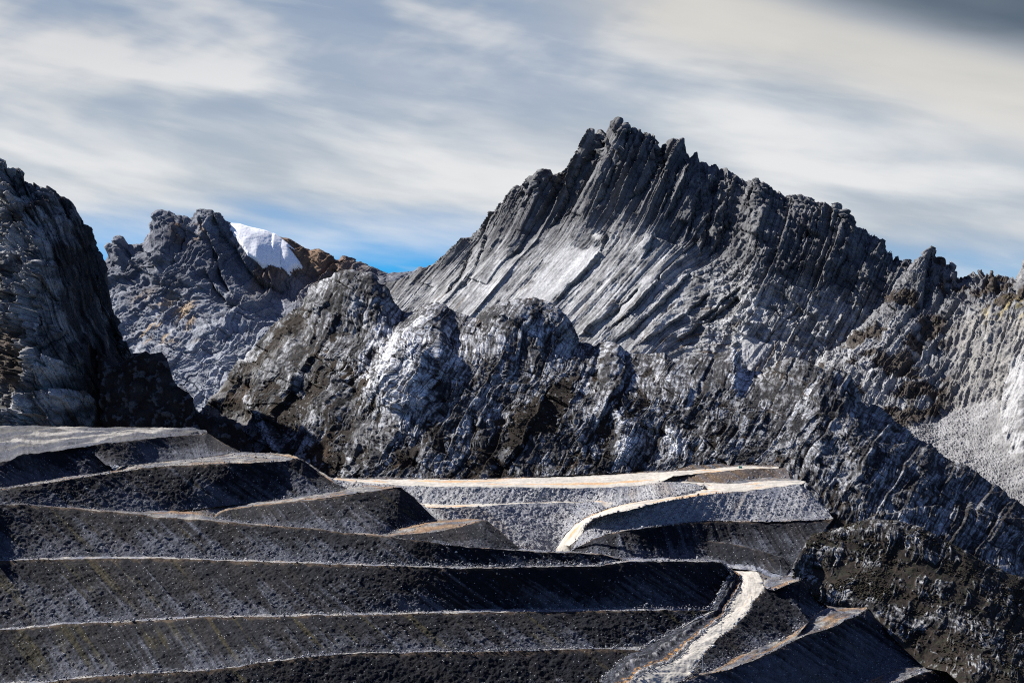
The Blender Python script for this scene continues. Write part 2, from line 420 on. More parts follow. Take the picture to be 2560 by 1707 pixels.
# upper left terraces ------------------------------------------------
FB2toe = line("5: -350,515,-69.5 0,513,-72.2 150,514 350,530 620,549,-77.3 750,558 1000,555,-79.5 1150,547 1350,522,-77.5 1600,495,-73.5 1881,460,-69.3 6: 330,440,-67.6 392,427,-67")
B2 = line("5: -350,452,-68 0,430,-64.6 200,405,-62.9 450,365,-58.7 650,335 850,305,-54.3 1000,290,-53 1300,280 1500,275,-50 1680,262 1735,250,-49 1790,262,-51.5 6: 180,292,-55 240,340,-59.5 300,383,-63 392,424,-66.8")
B2in = line("5: -350,442,-66 0,419,-64 200,384 400,356,-61 550,343 670,321,-58 700,292,-53.6 860,278,-53.4 1000,265,-53 1200,240,-50.7 1350,222,-48.8 1420,214,-48.2 1550,215,-48.3 1690,224,-48.6 1740,237,-48.9 1790,262,-51.5")
FA = line("5: -350,308,-53 0,270,-49.5 60,262,-48.6 130,225,-45.4 250,212,-44.8 400,192,-43.6 540,175,-41.6 590,222,-47 640,285,-54.5 668,318,-58")
FAtoe = line("5: -350,442,-66 0,419,-64 200,384 400,356,-61 550,343 668,321,-58.1")
FU = line("5: 530,175,-41.3 620,160,-39.5 760,145,-38.6 870,133,-37.8 1000,120,-37.6 1180,108,-37.4 1215,94,-37.2 1250,120,-39.6 1330,169,-44 1420,213,-48")
FUtoe = line("5: 545,215,-46 620,285,-52.8 700,291,-53 860,277,-53.3 1000,264,-52.5 1200,239,-50.4 1350,222,-48.6 1420,214,-48.1")
PL_front = line("5: -350,308,-53 0,270,-49.5 60,262,-48.6 130,225,-45.4 250,212,-44.8 400,192,-43.6 530,175,-41.5 620,160,-39.5 760,145,-38.6 870,133,-37.8 1000,120,-37.6 1180,108,-37.4 1218,93,-37.2")
PL_back = line("5: -350,56,-36 0,59,-36.2 200,55,-36.0 400,62,-36.5 650,67,-36.9 900,67,-37 1150,74,-37 1205,83,-37.1")
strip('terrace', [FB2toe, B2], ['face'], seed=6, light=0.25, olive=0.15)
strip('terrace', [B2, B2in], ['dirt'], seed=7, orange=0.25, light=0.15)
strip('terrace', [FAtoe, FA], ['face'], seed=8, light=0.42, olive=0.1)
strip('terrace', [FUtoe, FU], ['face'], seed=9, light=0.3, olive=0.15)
strip('plateau', [PL_front, PL_back], ['dirt'], seed=10, light=0.05, orange=0.05, minrows=60)
W1 = line("5: 1262,590,-82.5 1300,566,-81.2 1350,547,-79.5 1550,521,-75 1881,486,-70 6: 400,460,-67.5 550,440,-66.5 650,424,-65.5 712,420,-65 790,480,-72 860,550,-79.5 910,600,-85.5")
W1toe = line("5: 1262,602,-82.6 1290,606,-83 1500,632,-84.2 1700,652,-85.2 1881,663,-85.8 6: 400,685,-87 550,692,-87.6 640,690,-87.6 700,664,-86.8 800,630,-86 860,613,-85.6 925,606,-85.5")
W2 = line("6: 636,707,-87.7 700,698,-87.2 800,690,-86.5 900,680,-85.6 1000,660,-85 1100,636,-84 1190,613,-83.4 1215,611,-83.4 1280,660,-87 1340,718,-91.5 1408,780,-96.5")
W2toe = line("6: 640,711,-87.8 800,733,-89 1000,759,-90.5 1200,778,-92.5 1408,789,-96.8")
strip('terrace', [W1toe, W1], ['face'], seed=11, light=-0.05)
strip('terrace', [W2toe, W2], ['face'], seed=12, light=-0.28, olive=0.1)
B3in = line("5: 1180,558,-79.8 1230,541,-79 1300,528,-78.4 1350,522,-77.5 1600,496,-73.4 1881,461,-69.2 6: 330,441,-67.5 392,428,-67 440,412,-66.5 500,405,-66 600,410,-65.5 712,417,-65")
strip('terrace', [W1, B3in][:2], ['dirt'], seed=13, orange=0.5) if False else None
W1b = line("5: 1180,564,-80.1 1225,578,-81.4 1262,590,-82.5 1300,566,-81.2 1350,547,-79.5 1550,521,-75 1881,486,-70 6: 400,460,-67.5 550,440,-66.5 650,424,-65.5 714,420,-65")
strip('terrace', [W1b, B3in], ['dirt'], seed=13, orange=0.42)
B4in = line("5: -350,514,-70 0,513,-72.3 150,515 350,531 620,550,-77.4 750,559 1000,556,-79.6 1180,560,-79.8 1262,600,-82.4 1290,605,-83 1500,631,-84.2 1700,651,-85.2 1881,662,-85.8 6: 400,684,-87 560,693,-87.6 640,709,-87.7 800,731,-89 1000,757,-90.5 1200,776,-92.5 1400,788,-96.6 1550,795,-97 1800,802 7: 470,809,-100 540,822,-101 600,838,-101.5 635,846,-102")
strip('terrace', [B4, B4in], ['dirt'], seed=14, orange=0.35)
W2b = line("6: 636,707,-87.7 700,698,-87.2 800,690,-86.5 900,680,-85.6 1000,660,-85 1100,636,-84 1190,613,-83.4 1217,611,-83.4")
W2in = line("6: 640,692,-87.6 700,664,-86.8 800,630,-86 860,613,-85.6 925,605,-85.4 1000,604,-84.6 1100,604,-84 1217,608,-83.4")
strip('terrace', [W2b, W2in], ['dirt'], seed=15, orange=0.75)

# gravel bowl ----------------------------------------------------------
FLOOR_f = line("6: 700,730,-92 1000,762,-92 1200,778,-94 1400,791,-98 1550,798,-100 1800,803,-103 7: 470,806,-106 560,836,-107 650,846,-107.5 750,849,-107.5 1000,851,-107.5 1180,852,-108 1186,884,-111.8 1290,899,-112.0 1392,906,-112.7 1440,935,-113 1480,950,-113 1540,938,-112.8 1625,938,-112.6")
FLOOR_b = line("6: 700,700,-106 1000,760,-112 1400,778,-112 1600,795,-112 7: 350,800,-107.5 520,840,-107.4 800,832,-108.5 1000,840,-111.5 1200,860,-112 1450,880,-112.3 1560,915,-112.6 1620,922,-113")
strip('pit_floor', [FLOOR_f, FLOOR_b], ['gravel'], base='gravel', seed=20, light=-0.3, minrows=20)
Pf = line("6: 170,371,-73 300,372,-73 390,384,-73 550,394 720,409 1000,414 1500,419 1700,424 1881,420 7: 500,420 700,408 820,390,-73 870,366,-71 900,353,-69.8 1100,331,-67.8 1300,312,-66.2 1520,304,-65.8")
Pb = line("6: 170,366,-73 300,368,-73 500,369 700,369 900,372 1100,374 1500,361 1881,345 7: 600,339,-72.5 900,324,-69 1100,309,-67 1300,294,-66 1520,298,-65.8")
strip('road', [Pf, Pb], ['road'], base='gravel', seed=21, orange=0.28, mat=M_road, minrows=40)
Pbb = line("6: 300,366@1470 500,363 640,357 700,364 900,366 1000,362 1100,369@1453 1500,354 1881,338@1494 7: 600,331@1540 800,322 900,317@1512 940,312@1515 1000,290 1100,285@1525 1190,278 1240,290 1300,284@1545 1400,288 1520,290@1550")
strip('embankment', [Pb, Pbb], ['brown'], base='gravel', seed=22, mat=M_gravel)
Lb = line("7: 800,394,-73 830,383,-73.2 1000,387,-73.5 1100,391,-73.5 10: 400,700,-73.4 600,696,-73.4 1000,652,-73.2 1300,627,-73 1850,632,-73 2000,650,-73")
Lf = line("7: 800,396,-73 900,391,-73.2 1000,394,-73.5 1082,413,-73.5 1066,433,-74 1080,455,-74.2 1250,445,-74 1400,432,-73.6 1640,400,-73 1660,395,-73")
Tt = line("7: 810,392,-72.9 870,380,-73 1000,386,-73.3 1100,390,-73.3 10: 400,680,-73 600,640,-72.5 800,618,-72.5 1000,600,-72.5 1300,560,-72 1700,600,-72.5")
strip('road', [Lf, Lb, Tt], ['road', 'dirt'], base='gravel', seed=23, orange=0.2, mat=M_road, minrows=40)
Tf = line("7: 810,391,-72.8 870,367,-71 900,354,-69.8 1100,332,-67.8 1300,313,-66.2 1560,304,-65.8")
strip('embankment', [Tt, Tf], ['brown'], base='gravel', seed=24, mat=M_gravel)
BRin = line("7: 1066,433,-74 950,465,-75 800,487,-77 650,509,-79 500,547,-82.5 400,587,-87 320,640,-95 265,690,-102 238,740,-107 200,802,-112")
BRout = line("7: 1250,446,-74 1100,461,-74.2 950,483,-75 800,513,-77 650,546,-79.4 500,581,-83 430,603,-86 385,640,-91 365,690,-98 345,722,-102 290,760,-107.5 345,803,-112")
strip('road', [BRin, BRout], ['road'], base='gravel', seed=25, orange=0.42, mat=M_road, minrows=24)
G1t = line("6: 200,410,-76.5 560,450,-79 780,480,-81 830,513,-83.2 1000,521,-84.5 1200,518 1400,508,-82.8 1600,503 1881,498,-81.4 7: 600,503,-79.8 650,507,-79 800,485,-77 950,463,-75 1040,438,-74.1 1082,413,-73.5")
G1c = line("6: 200,372,-73 300,373,-73 390,385 550,395 720,410,-73 1000,415 1500,420 1700,425 1881,421 7: 500,421 700,409 810,392,-73 1000,393,-73.5 1082,411,-73.5")
strip('gravel_slope', [G1t, G1c], ['gravel'], base='gravel', seed=26, light=0.22, k=-0.4)
G2c = line("6: 800,500,-83.6 860,537,-83.8 1000,538,-84.7 1100,534 1200,528 1400,514,-83 1600,510 1881,506,-81.8 7: 510,546,-82.3")
G1b = line("6: 780,480,-81 830,511,-83.1 1000,519,-84.4 1200,516 1400,506,-82.7 1600,501 1881,496,-81.2 7: 560,500,-80.3")
strip('gravel_slope', [G2c, G1b], ['road'], base='gravel', seed=27, mat=M_road)
strip('gravel_slope', [line("7: 500,547,-82.5 575,527,-81 655,507,-79"), line("7: 470,500,-81.4 560,499,-80.4 655,505,-79")], ['gravel'], base='gravel', seed=41)
G2t = line("6: 800,640,-99 1000,770,-108.8 1200,800,-111.5 1400,805,-112.5 1570,805,-112.5 7: 200,800,-112 238,739,-107 265,689,-102 320,639,-95 400,586,-87 500,547,-82.5")
strip('gravel_slope', [G2t, G2c], ['gravel'], base='gravel', seed=28, light=0.08, k=0.9)
H = line("7: 300,790,-108 350,766,-104.5 440,716,-96.9 520,690,-93.2 600,673,-91.3 700,660,-90 900,635,-90 1100,620 1300,618 1500,618 1750,610 1840,602,-90.4")
Hi = line("7: 300,786,-107.8 350,762,-104.3 440,712,-96.7 520,686,-93 600,669,-91.1 700,656,-89.8 900,630,-89.8 1100,614 1300,611 1500,611 1750,604 1840,597,-90.2")
G3c = line("7: 345,723,-102 365,691,-98 386,641,-91 431,604,-86 500,582,-83 650,547,-79.4 800,514,-77 950,484,-75 1100,462,-74.2 1250,447,-74 1400,433,-73.6 1640,401,-73 1700,440,-75")
strip('gravel_slope', [Hi, G3c], ['gravel'], base='gravel', seed=29, light=0.02, k=-0.6, sm=7)
strip('terrace', [H, Hi], ['berm'], seed=30, orange=0.45)
H1t = line("7: 300,800,-108.5 345,806,-107 450,828,-106.3 520,842,-107.4 800,834,-108.5 1000,842,-111.5 1200,862,-112 1450,882,-112.3 1560,925,-113 1600,922,-113.5")
strip('terrace', [H1t, H], ['face'], seed=31, light=0.2, olive=0.1, k=0.15, sm=7)
HMt = line("7: 850,835,-112 1000,856,-112 1200,872,-112.2 1400,890,-112.6 1560,940,-113")
HMc = line("7: 850,760,-103 940,735,-100.5 1080,722,-99.5 1220,745,-101 1340,770,-102.5 1440,800,-104.5 1540,822,-107 1600,870,-111.5")
HMb = line("7: 850,750,-103 940,725,-102 1080,714,-101.5 1220,735,-103 1340,760,-104.5 1440,790,-106.5 1540,815,-108.5 1600,865,-112")
strip('terrace', [HMt, HMc, HMb], ['face', 'face'], seed=32, light=0.05, olive=0.1, k=0.2)

# lower haul road ------------------------------------------------------
RDl = line("9: 505,179,-112 640,228,-113.5 712,275,-114.8 742,340,-116.5 705,470,-119.5 640,560,-121.8 582,650,-124 562,740,-126 470,830,-128.3 330,930,-131 170,1060,-134.5 60,1180,-137.5 0,1270,-139.5 7: 760,1492,-142 650,1560,-145 560,1610,-148")
RDr = line("9: 520,176,-112 700,196,-112.2 900,207,-112.6 938,250,-113.6 982,330,-115.4 1012,400,-117 1006,465,-118.7 940,530,-120.3 870,600,-122 850,650,-123.4 800,740,-126 740,800,-127.5 620,920,-130.5 480,1000,-133 440,1050,-134.5 330,1170,-137.5 240,1270,-140 200,1370,-142 130,1440,-143.5 7: 1020,1505,-145 940,1560,-147.5 860,1615,-150")
_o = strip('road', [RDl, RDr], ['road'], base='gravel', seed=33, orange=-0.05, mat=M_road, minrows=30)
DTl = line("7: 1180,857,-108 1215,888,-109 1243,928,-112 1228,965,-115.6 1198,1010,-118 1174,1060,-120.3 1142,1108,-122.6 1130,1142,-125.6 1100,1152,-127 1030,1190,-129.5 940,1240,-133 840,1300,-137 740,1350,-140.6 640,1400,-143 560,1470,-147 470,1560,-151")
strip('ditch', [DTl, RDl], ['ditch'], seed=34, orange=0.6, light=0.0, minrows=22)
# right hand dumps -------------------------------------------------------
Kc = line("7: 860,1616,-150 940,1561,-147.5 1020,1506,-145 9: 131,1441,-143.5 201,1371,-142 241,1271,-140 331,1171,-137.5 441,1051,-134.5 481,1001,-133 621,921,-130.5 741,801,-127.5 801,741,-126 851,651,-123.4 871,601,-122 941,531,-120.3 1007,466,-118.7 1020,425,-117.4 1060,440,-116.6 1130,450,-116 1280,390,-114.5 1439,330,-113 7: 1640,945,-112.6 1700,1010,-119 1790,1100,-129.5")
Kt = line("7: 860,1620,-150.6 900,1602,-149 1000,1532,-145.8 1080,1502,-144 1195,1463,-142.7 1225,1439,-142 1300,1401,-140.7 1400,1359,-139 1500,1326,-137.8 1560,1301,-137 1600,1281,-136.3 1660,1236,-134.7 1700,1206,-133.8 8: 300,1256,-133.4 400,1181,-131.6 470,1134,-130.6 500,1124,-130.3")
Kt2 = extend(Kt, "8: 600,1127,-130 722,1124,-129.5")
strip('terrace', [Kt, Kc], ['face'], seed=35, olive=0.35, light=0.02)
Kb = line("9: 1010,395,-117 1000,370,-116 1010,330,-114.5 1060,310,-113.5 1200,290,-113 1440,285,-112.7 7: 1640,938,-112.6")
Kb2 = line("9: 1012,410,-117.2 1030,425,-117.2 1060,440,-116.6 1130,450,-116 1280,390,-114.5 1439,330,-113 7: 1640,945,-112.6")
strip('terrace', [Kb2, Kb], ['dirt'], seed=36, orange=0.3)
Mc = line("7: 860,1625,-151 920,1570,-148 1000,1537,-146 1100,1512,-144.3 1220,1490,-143.2 1300,1460,-141.8 1450,1400,-139.4 1560,1340,-137.6 1650,1300,-136 1881,1220,-132.6 8: 600,1195,-131.5 680,1165,-130.4 722,1130,-129.6")
strip('track', [Mc, Kt2], ['dirt'], seed=37, orange=0.5, light=0.0, minrows=14)
Mc2 = line("7: 860,1625,-151 920,1570,-148 1000,1537,-146 1100,1512,-144.3 1220,1490,-143.2 1300,1460,-141.8 1450,1400,-139.4 1560,1340,-137.6 1650,1300,-136 1881,1220,-132.6 8: 600,1195,-131.5 680,1165,-130.4 722,1130,-129.6 780,1190,-135 850,1260,-141 930,1345,-148 1050,1450,-156.5")
Mt = line("7: 860,1720,-157.5 1100,1720,-158.5 1400,1710,-160.4 1881,1660,-166 8: 500,1630,-164 700,1570,-163 800,1530,-161 880,1490,-158.8 1000,1470,-157.5 1060,1455,-157")
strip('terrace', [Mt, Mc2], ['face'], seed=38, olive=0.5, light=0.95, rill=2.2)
Nc = line("7: 1400,1740,-162.5 1881,1690,-166.5 8: 500,1650,-164.5 700,1600,-163.3 900,1565,-160.8 1040,1512,-158.5 1190,1473,-157.2 1250,1500,-160 1320,1560,-166 1450,1660,-176")
Ni = line("7: 1400,1705,-160.2 1881,1655,-165.8 8: 500,1625,-163.8 700,1565,-162.8 800,1528,-160.4 880,1488,-158.4 1000,1468,-157.4 1060,1453,-156.8 1150,1460,-156.9 1190,1470,-157.1")
strip('terrace', [Nc, Ni], ['dirt'], seed=39, orange=0.4)
Nt = drop(Nc, 40, 29)
strip('terrace', [Nt, Nc], ['face'], seed=40, olive=0.3)
# ------------------------------------------------------------------ rock hills and mountains
M_rock = ground_mat('limestone', 1.6, var=0.35, bump=0.7, bdist=0.8)
M_far = ground_mat('far limestone', 5.0, var=0.3, bump=0.6, bdist=2.0)
LIME = np.array((0.33, 0.335, 0.345)); LIME_D = np.array((0.11, 0.113, 0.125)); VEG = np.array((0.022, 0.0165, 0.014)); VEG2 = np.array((0.050, 0.037, 0.027))
BROWNROCK = np.array((0.17, 0.10, 0.05)); SNOW = np.array((0.88, 0.89, 0.91)); SCREE = np.array((0.19, 0.19, 0.195))

def facets(x, y, s, tilt=1.0, crack=0.3):
    """broken rock: every cell a tilted flat face at its own height, with a narrow crack round it"""
    f1, f2, rn, ox, oy = worley2(x, y, s)
    h = 1.3*(rn[..., 1]-0.5)-tilt*((rn[..., 2]*1.4-0.15)*ox+(rn[..., 3]*1.2-0.3)*oy)
    return h+np.minimum(f2-f1, crack)*1.6/crack*0.45, rn
VEGP = []
def back(P, d, dz):                        # the far side of a hill, hidden behind its skyline
    Q = P.copy(); s = (P[:, 1]+d)/P[:, 1]; Q[:, 0] *= s; Q[:, 1] += d; Q[:, 2] -= dz
    return Q
def jag(P, amp, sc, s=0):
    n = len(P); xy = pix(P); L = cum(xy)
    t = np.arange(0, L[-1], 2.0)
    Q = np.stack([np.interp(t, L, P[:, k]) for k in range(3)], -1)
    w = amp*(fbm2(t/sc, t*0+s*3.7, 4, s, 0.6))
    Q[:, 2] += w*Q[:, 1]/F
    return Q

# big slab mountain ----------------------------------------------------
def big_mountain():
    sky = line("""0: 930,760@3900 3: 0,830@3860 50,800 100,760 140,715 165,693 190,700 200,690 240,660 290,630 315,590 330,545 380,503 392,500 415,460 455,415 490,390 510,370 540,342 552,352 570,345 585,328 610,315 622,326 650,322 660,314 690,315 720,285 740,240 780,205 800,160 840,105 848,108 855,120 870,100 890,100 905,120 918,92 930,75 940,58 955,48 970,46 985,50 995,70 1010,75 1020,92 1028,108 1050,100 1070,98 1090,120 1110,118 1140,130 1150,142 1165,165 1175,200 1185,185 1195,168 1210,155 1222,150 1240,143 1265,146 1290,148 1300,172 1310,200 1325,220 1340,212 1355,210 1370,245 1400,255 1425,266 1450,265 1475,282 1500,285 1530,305 1568,330@3520
      4: 200,-45 260,-32 345,5 390,30 440,38 500,50 555,70 580,78 650,95 665,120 700,135 730,160 735,185 790,210 830,240 870,275 890,310 905,335 920,345 930,380 960,390 1050,420@3350 1250,470@3300""")
    mid = line("3: -150,900@3760 60,830@3730 160,765@3700 300,675@3660 450,600@3600 620,600@3540 780,560@3490 900,500@3450 1000,440@3420 1130,420@3390 1250,560@3330 1400,690@3280 1568,740@3240 4: 250,220@3230 450,300@3200 650,330@3180 800,380@3160 950,420@3150 1250,560@3150")
    base = line("0: 820,1040@3480 1000,1010@3420 1300,990@3270 1600,1000@3090 1900,1010@3000 2150,1030@2960 2420,1060@2960")
    sky = jag(sky, 3.0, 9, 2)
    q0 = pix(sky); kw = np.ones(41)/41; h0 = np.convolve(np.pad(q0[:, 1], 20, 'edge'), kw, 'valid')-q0[:, 1]
    tb, _r = bricks(q0[:, 0]/11, q0[:, 0]*0, 71, 1.6)
    sky[:, 2] += (0.5*h0+3.5*tb*sst(1050, 1250, q0[:, 0])*(1-0.6*sst(1620, 1720, q0[:, 0])))*sky[:, 1]/F
    P, t = loft([back(sky, 300, 260), sky, mid, base], mode='px', curve=True, step=1.5)
    # keep the skyline itself sharp
    N = normals(P)
    q = pix(P); px, py = q[..., 0], q[..., 1]
    nc = P.shape[1]
    tt = t[:, None]+np.zeros((1, nc))
    fade = sst(1.0, 1.30, tt)*0.93+0.07
    fade = np.where(tt < 1, 0.05, fade)
    X, Y, Z = P[..., 0], P[..., 1], P[..., 2]
    # bedding: steep near the summit, flatter towards the foot
    g = np.interp(py, [280, 450, 600, 750, 900, 1050], [0, 80, 160, 290, 425, 600])
    wob = 10*fbm3(P, 260, 3, 40)
    right = sst(1650, 1900, px)
    S = (px+g*(1-0.45*right)+wob)
    B = (py*1.0-0.35*px)
    d = np.zeros(px.shape, f32); edge = np.zeros(px.shape, f32)
    jo = np.ones(px.shape, f32)
    upz = sst(60, -60, py-np.interp(px, [1000, 1200, 1400, 1560, 1640, 1800, 2000, 2200], [720, 620, 580, 540, 600, 680, 720, 780]))   # the steep upper face
    for lam, amp, sd, vl in ((110, 16, 1, 620), (46, 10, 2, 420), (21, 6.0, 3, 330), (10, 3.2, 4, 240), (5, 1.5, 5, 150)):
        h, r_ = bricks(S/lam+0.06*fbm2(px/70, py/70, 2, sd+60), B/vl, sd*3, 1.5)
        d += amp*h*(0.58+0.9*upz)*np.clip(0.85+0.9*fbm2(S/170, B/420, 3, sd*5+7), 0.15, 1.5)*np.where(right > 0.5, 0.75, 1.0)
        if lam in (21, 10): jo = np.minimum(jo, sst(0, 0.10, r_[..., 4])+0.25)
    rough = fbm3(P, 22, 5, 44, 0.6)
    d += 4.0*rough*(0.35+1.2*right)
    # blocky right shoulder
    wb = 30*fbm2(px/150, py/150, 3, 91)
    A, rn = bricks((py*0.8-px*0.45+wb)/34, (px*0.8+py*0.5)/60, 209, 1.0); A2, rn2 = bricks((py*0.8-px*0.5+wb)/14, (px*0.8+py*0.4)/26, 208, 1.0)
    A3, rn3 = bricks((px*0.9+py*0.4+wb)/26, (py-0.4*px)/50, 207, 1.0)
    d += right*(9*A+4.5*A2+5*A3)
    # gullies and slab edges seen on the face
    cuts = [("3: 1014,84 990,200 930,330 880,440 858,500", 24, 30), ("3: 903,122 860,220 790,330 740,430 690,520", 16, 16), ("3: 853,122 800,230 740,320 700,430 650,530 610,588", 15, 18),
            ("3: 1175,208 1120,300 1060,380 1000,425", 20, 22), ("3: 690,322 640,385 600,430", 12, 10), ("3: 610,342 560,405 500,485", 12, 10), ("3: 540,350 470,455 430,540", 12, 10),
            ("3: 1320,235 1290,350 1230,470 1190,540", 15, 17), ("3: 1376,258 1360,380 1335,500 1290,640", 15, 18), ("3: 1450,285 1430,400 1400,560 1362,735", 18, 20), ("3: 1262,250 1205,420 1170,510", 12, 14), ("3: 1500,420 1480,560 1420,700", 14, 14),
            ("3: 905,590 870,690 800,780 720,850 640,945", 18, 16), ("3: 1170,560 1120,660 1085,730", 14, 12), ("3: 1182,792 1100,900 1020,990 900,1080", 16, 16), ("3: 1060,860 980,950 880,1020 770,1110", 15, 13),
            ("3: 1330,770 1230,880 1130,970 1010,1080 920,1150", 18, 17), ("3: 1420,880 1300,990 1150,1100 1060,1160", 16, 15), ("3: 1560,900 1420,1010 1250,1140", 20, 17), ("3: 240,680 200,790 120,900", 12, 12), ("3: 330,600 270,760 180,880", 12, 10),
            ("4: 190,460 60,560 -60,650", 18, 15), ("4: 470,560 330,690 220,830", 16, 14), ("4: 120,130 60,240 0,330", 14, 15), ("4: 560,180 470,330 360,420", 14, 12), ("4: 700,300 640,400 560,480", 14, 12)]
    for tx, w, a in cuts:
        pts = parse(tx)[:, :2]
        m = (px > pts[:, 0].min()-70) & (px < pts[:, 0].max()+70) & (py > pts[:, 1].min()-50) & (py < pts[:, 1].max()+50)
        if not m.any(): continue
        w = w*0.62
        sd, al = sdist(px[m]+5*rough[m], py[m], pts)
        taper = sst(0, 0.06, al)*sst(1.0, 0.8, al)+0.0
        prof = np.where(sd > 0, -np.exp(-sd/w), 0.25*np.exp(sd/(w*1.3)))
        d[m] += 0.8*a*prof*taper*np.where((al > 0.001) & (al < 0.999), 1, 0)
    # the smooth bright slabs
    smooth = np.zeros(px.shape, f32)
    for tx in ("3: 700,670 850,660 880,690 800,780 700,860 620,950 470,950 520,860 600,770", "3: 1120,820 1180,790 1100,880 1020,960 960,990 1000,930", "4: 170,700 320,730 330,760 210,870 180,800", "3: 850,600 890,590 850,660"):
        pg = parse(tx)[:, :2]
        mm = inpoly(px+8*rough, py+8*rough, pg); smooth = np.maximum(smooth, mm.astype(f32))
    k = np.ones(5)/5
    for ax in (0, 1): smooth = np.apply_along_axis(lambda v: np.convolve(v, k, 'same'), ax, smooth)
    d = d*(1-0.72*smooth)
    qs = pix(sky); gs = np.interp(qs[:, 1], [280, 450, 600, 750, 900, 1050], [0, 80, 160, 290, 425, 600]); Ss = qs[:, 0]+gs*(1-0.45*sst(1650, 1900, qs[:, 0]))
    o_ = np.argsort(Ss); ku = np.arange(Ss.min(), Ss.max(), 1.5); yk = np.interp(ku, Ss[o_], qs[o_, 1])
    kw = np.ones(45)/45; hp = np.convolve(np.pad(yk, 22, 'edge'), kw, 'valid')-yk          # how far each tooth of the crest stands up
    d += 1.5*np.interp(S-wob*0.6, ku, hp)*np.exp(-np.clip(tt-1, 0, 9)/0.4)*sst(1.0, 1.08, tt)
    d *= 1-0.65*right*sst(1.35, 1.05, tt)
    D = (N*0.75+np.array((-0.25, -0.55, 0.05)))*np.array((0.6, 1, 0.35)); D /= np.linalg.norm(D, axis=-1, keepdims=True)
    P2 = P+(d*fade)[..., None]*D
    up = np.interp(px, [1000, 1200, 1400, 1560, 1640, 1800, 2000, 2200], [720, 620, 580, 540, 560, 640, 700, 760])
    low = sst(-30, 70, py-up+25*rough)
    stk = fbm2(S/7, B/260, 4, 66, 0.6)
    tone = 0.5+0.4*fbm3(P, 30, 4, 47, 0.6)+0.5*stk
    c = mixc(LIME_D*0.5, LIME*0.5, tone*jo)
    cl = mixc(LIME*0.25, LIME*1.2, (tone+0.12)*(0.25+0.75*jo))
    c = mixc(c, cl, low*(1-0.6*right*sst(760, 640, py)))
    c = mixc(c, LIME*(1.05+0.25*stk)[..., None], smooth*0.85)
    c = mixc(c, LIME_D*0.5, sst(0.35, 0.6, fbm2(S/4.5, B/170, 4, 67, 0.6))*0.55*(1-0.6*smooth))
    c = mixc(c, BROWNROCK*0.35, sst(0.42, 0.75, fbm2(S/16, B/100, 3, 81)+0.3*fbm3(P, 60, 2, 82))*sst(600, 900, py)*0.8)
    return struct(grid_obj('mountain', P2, M_far, c))

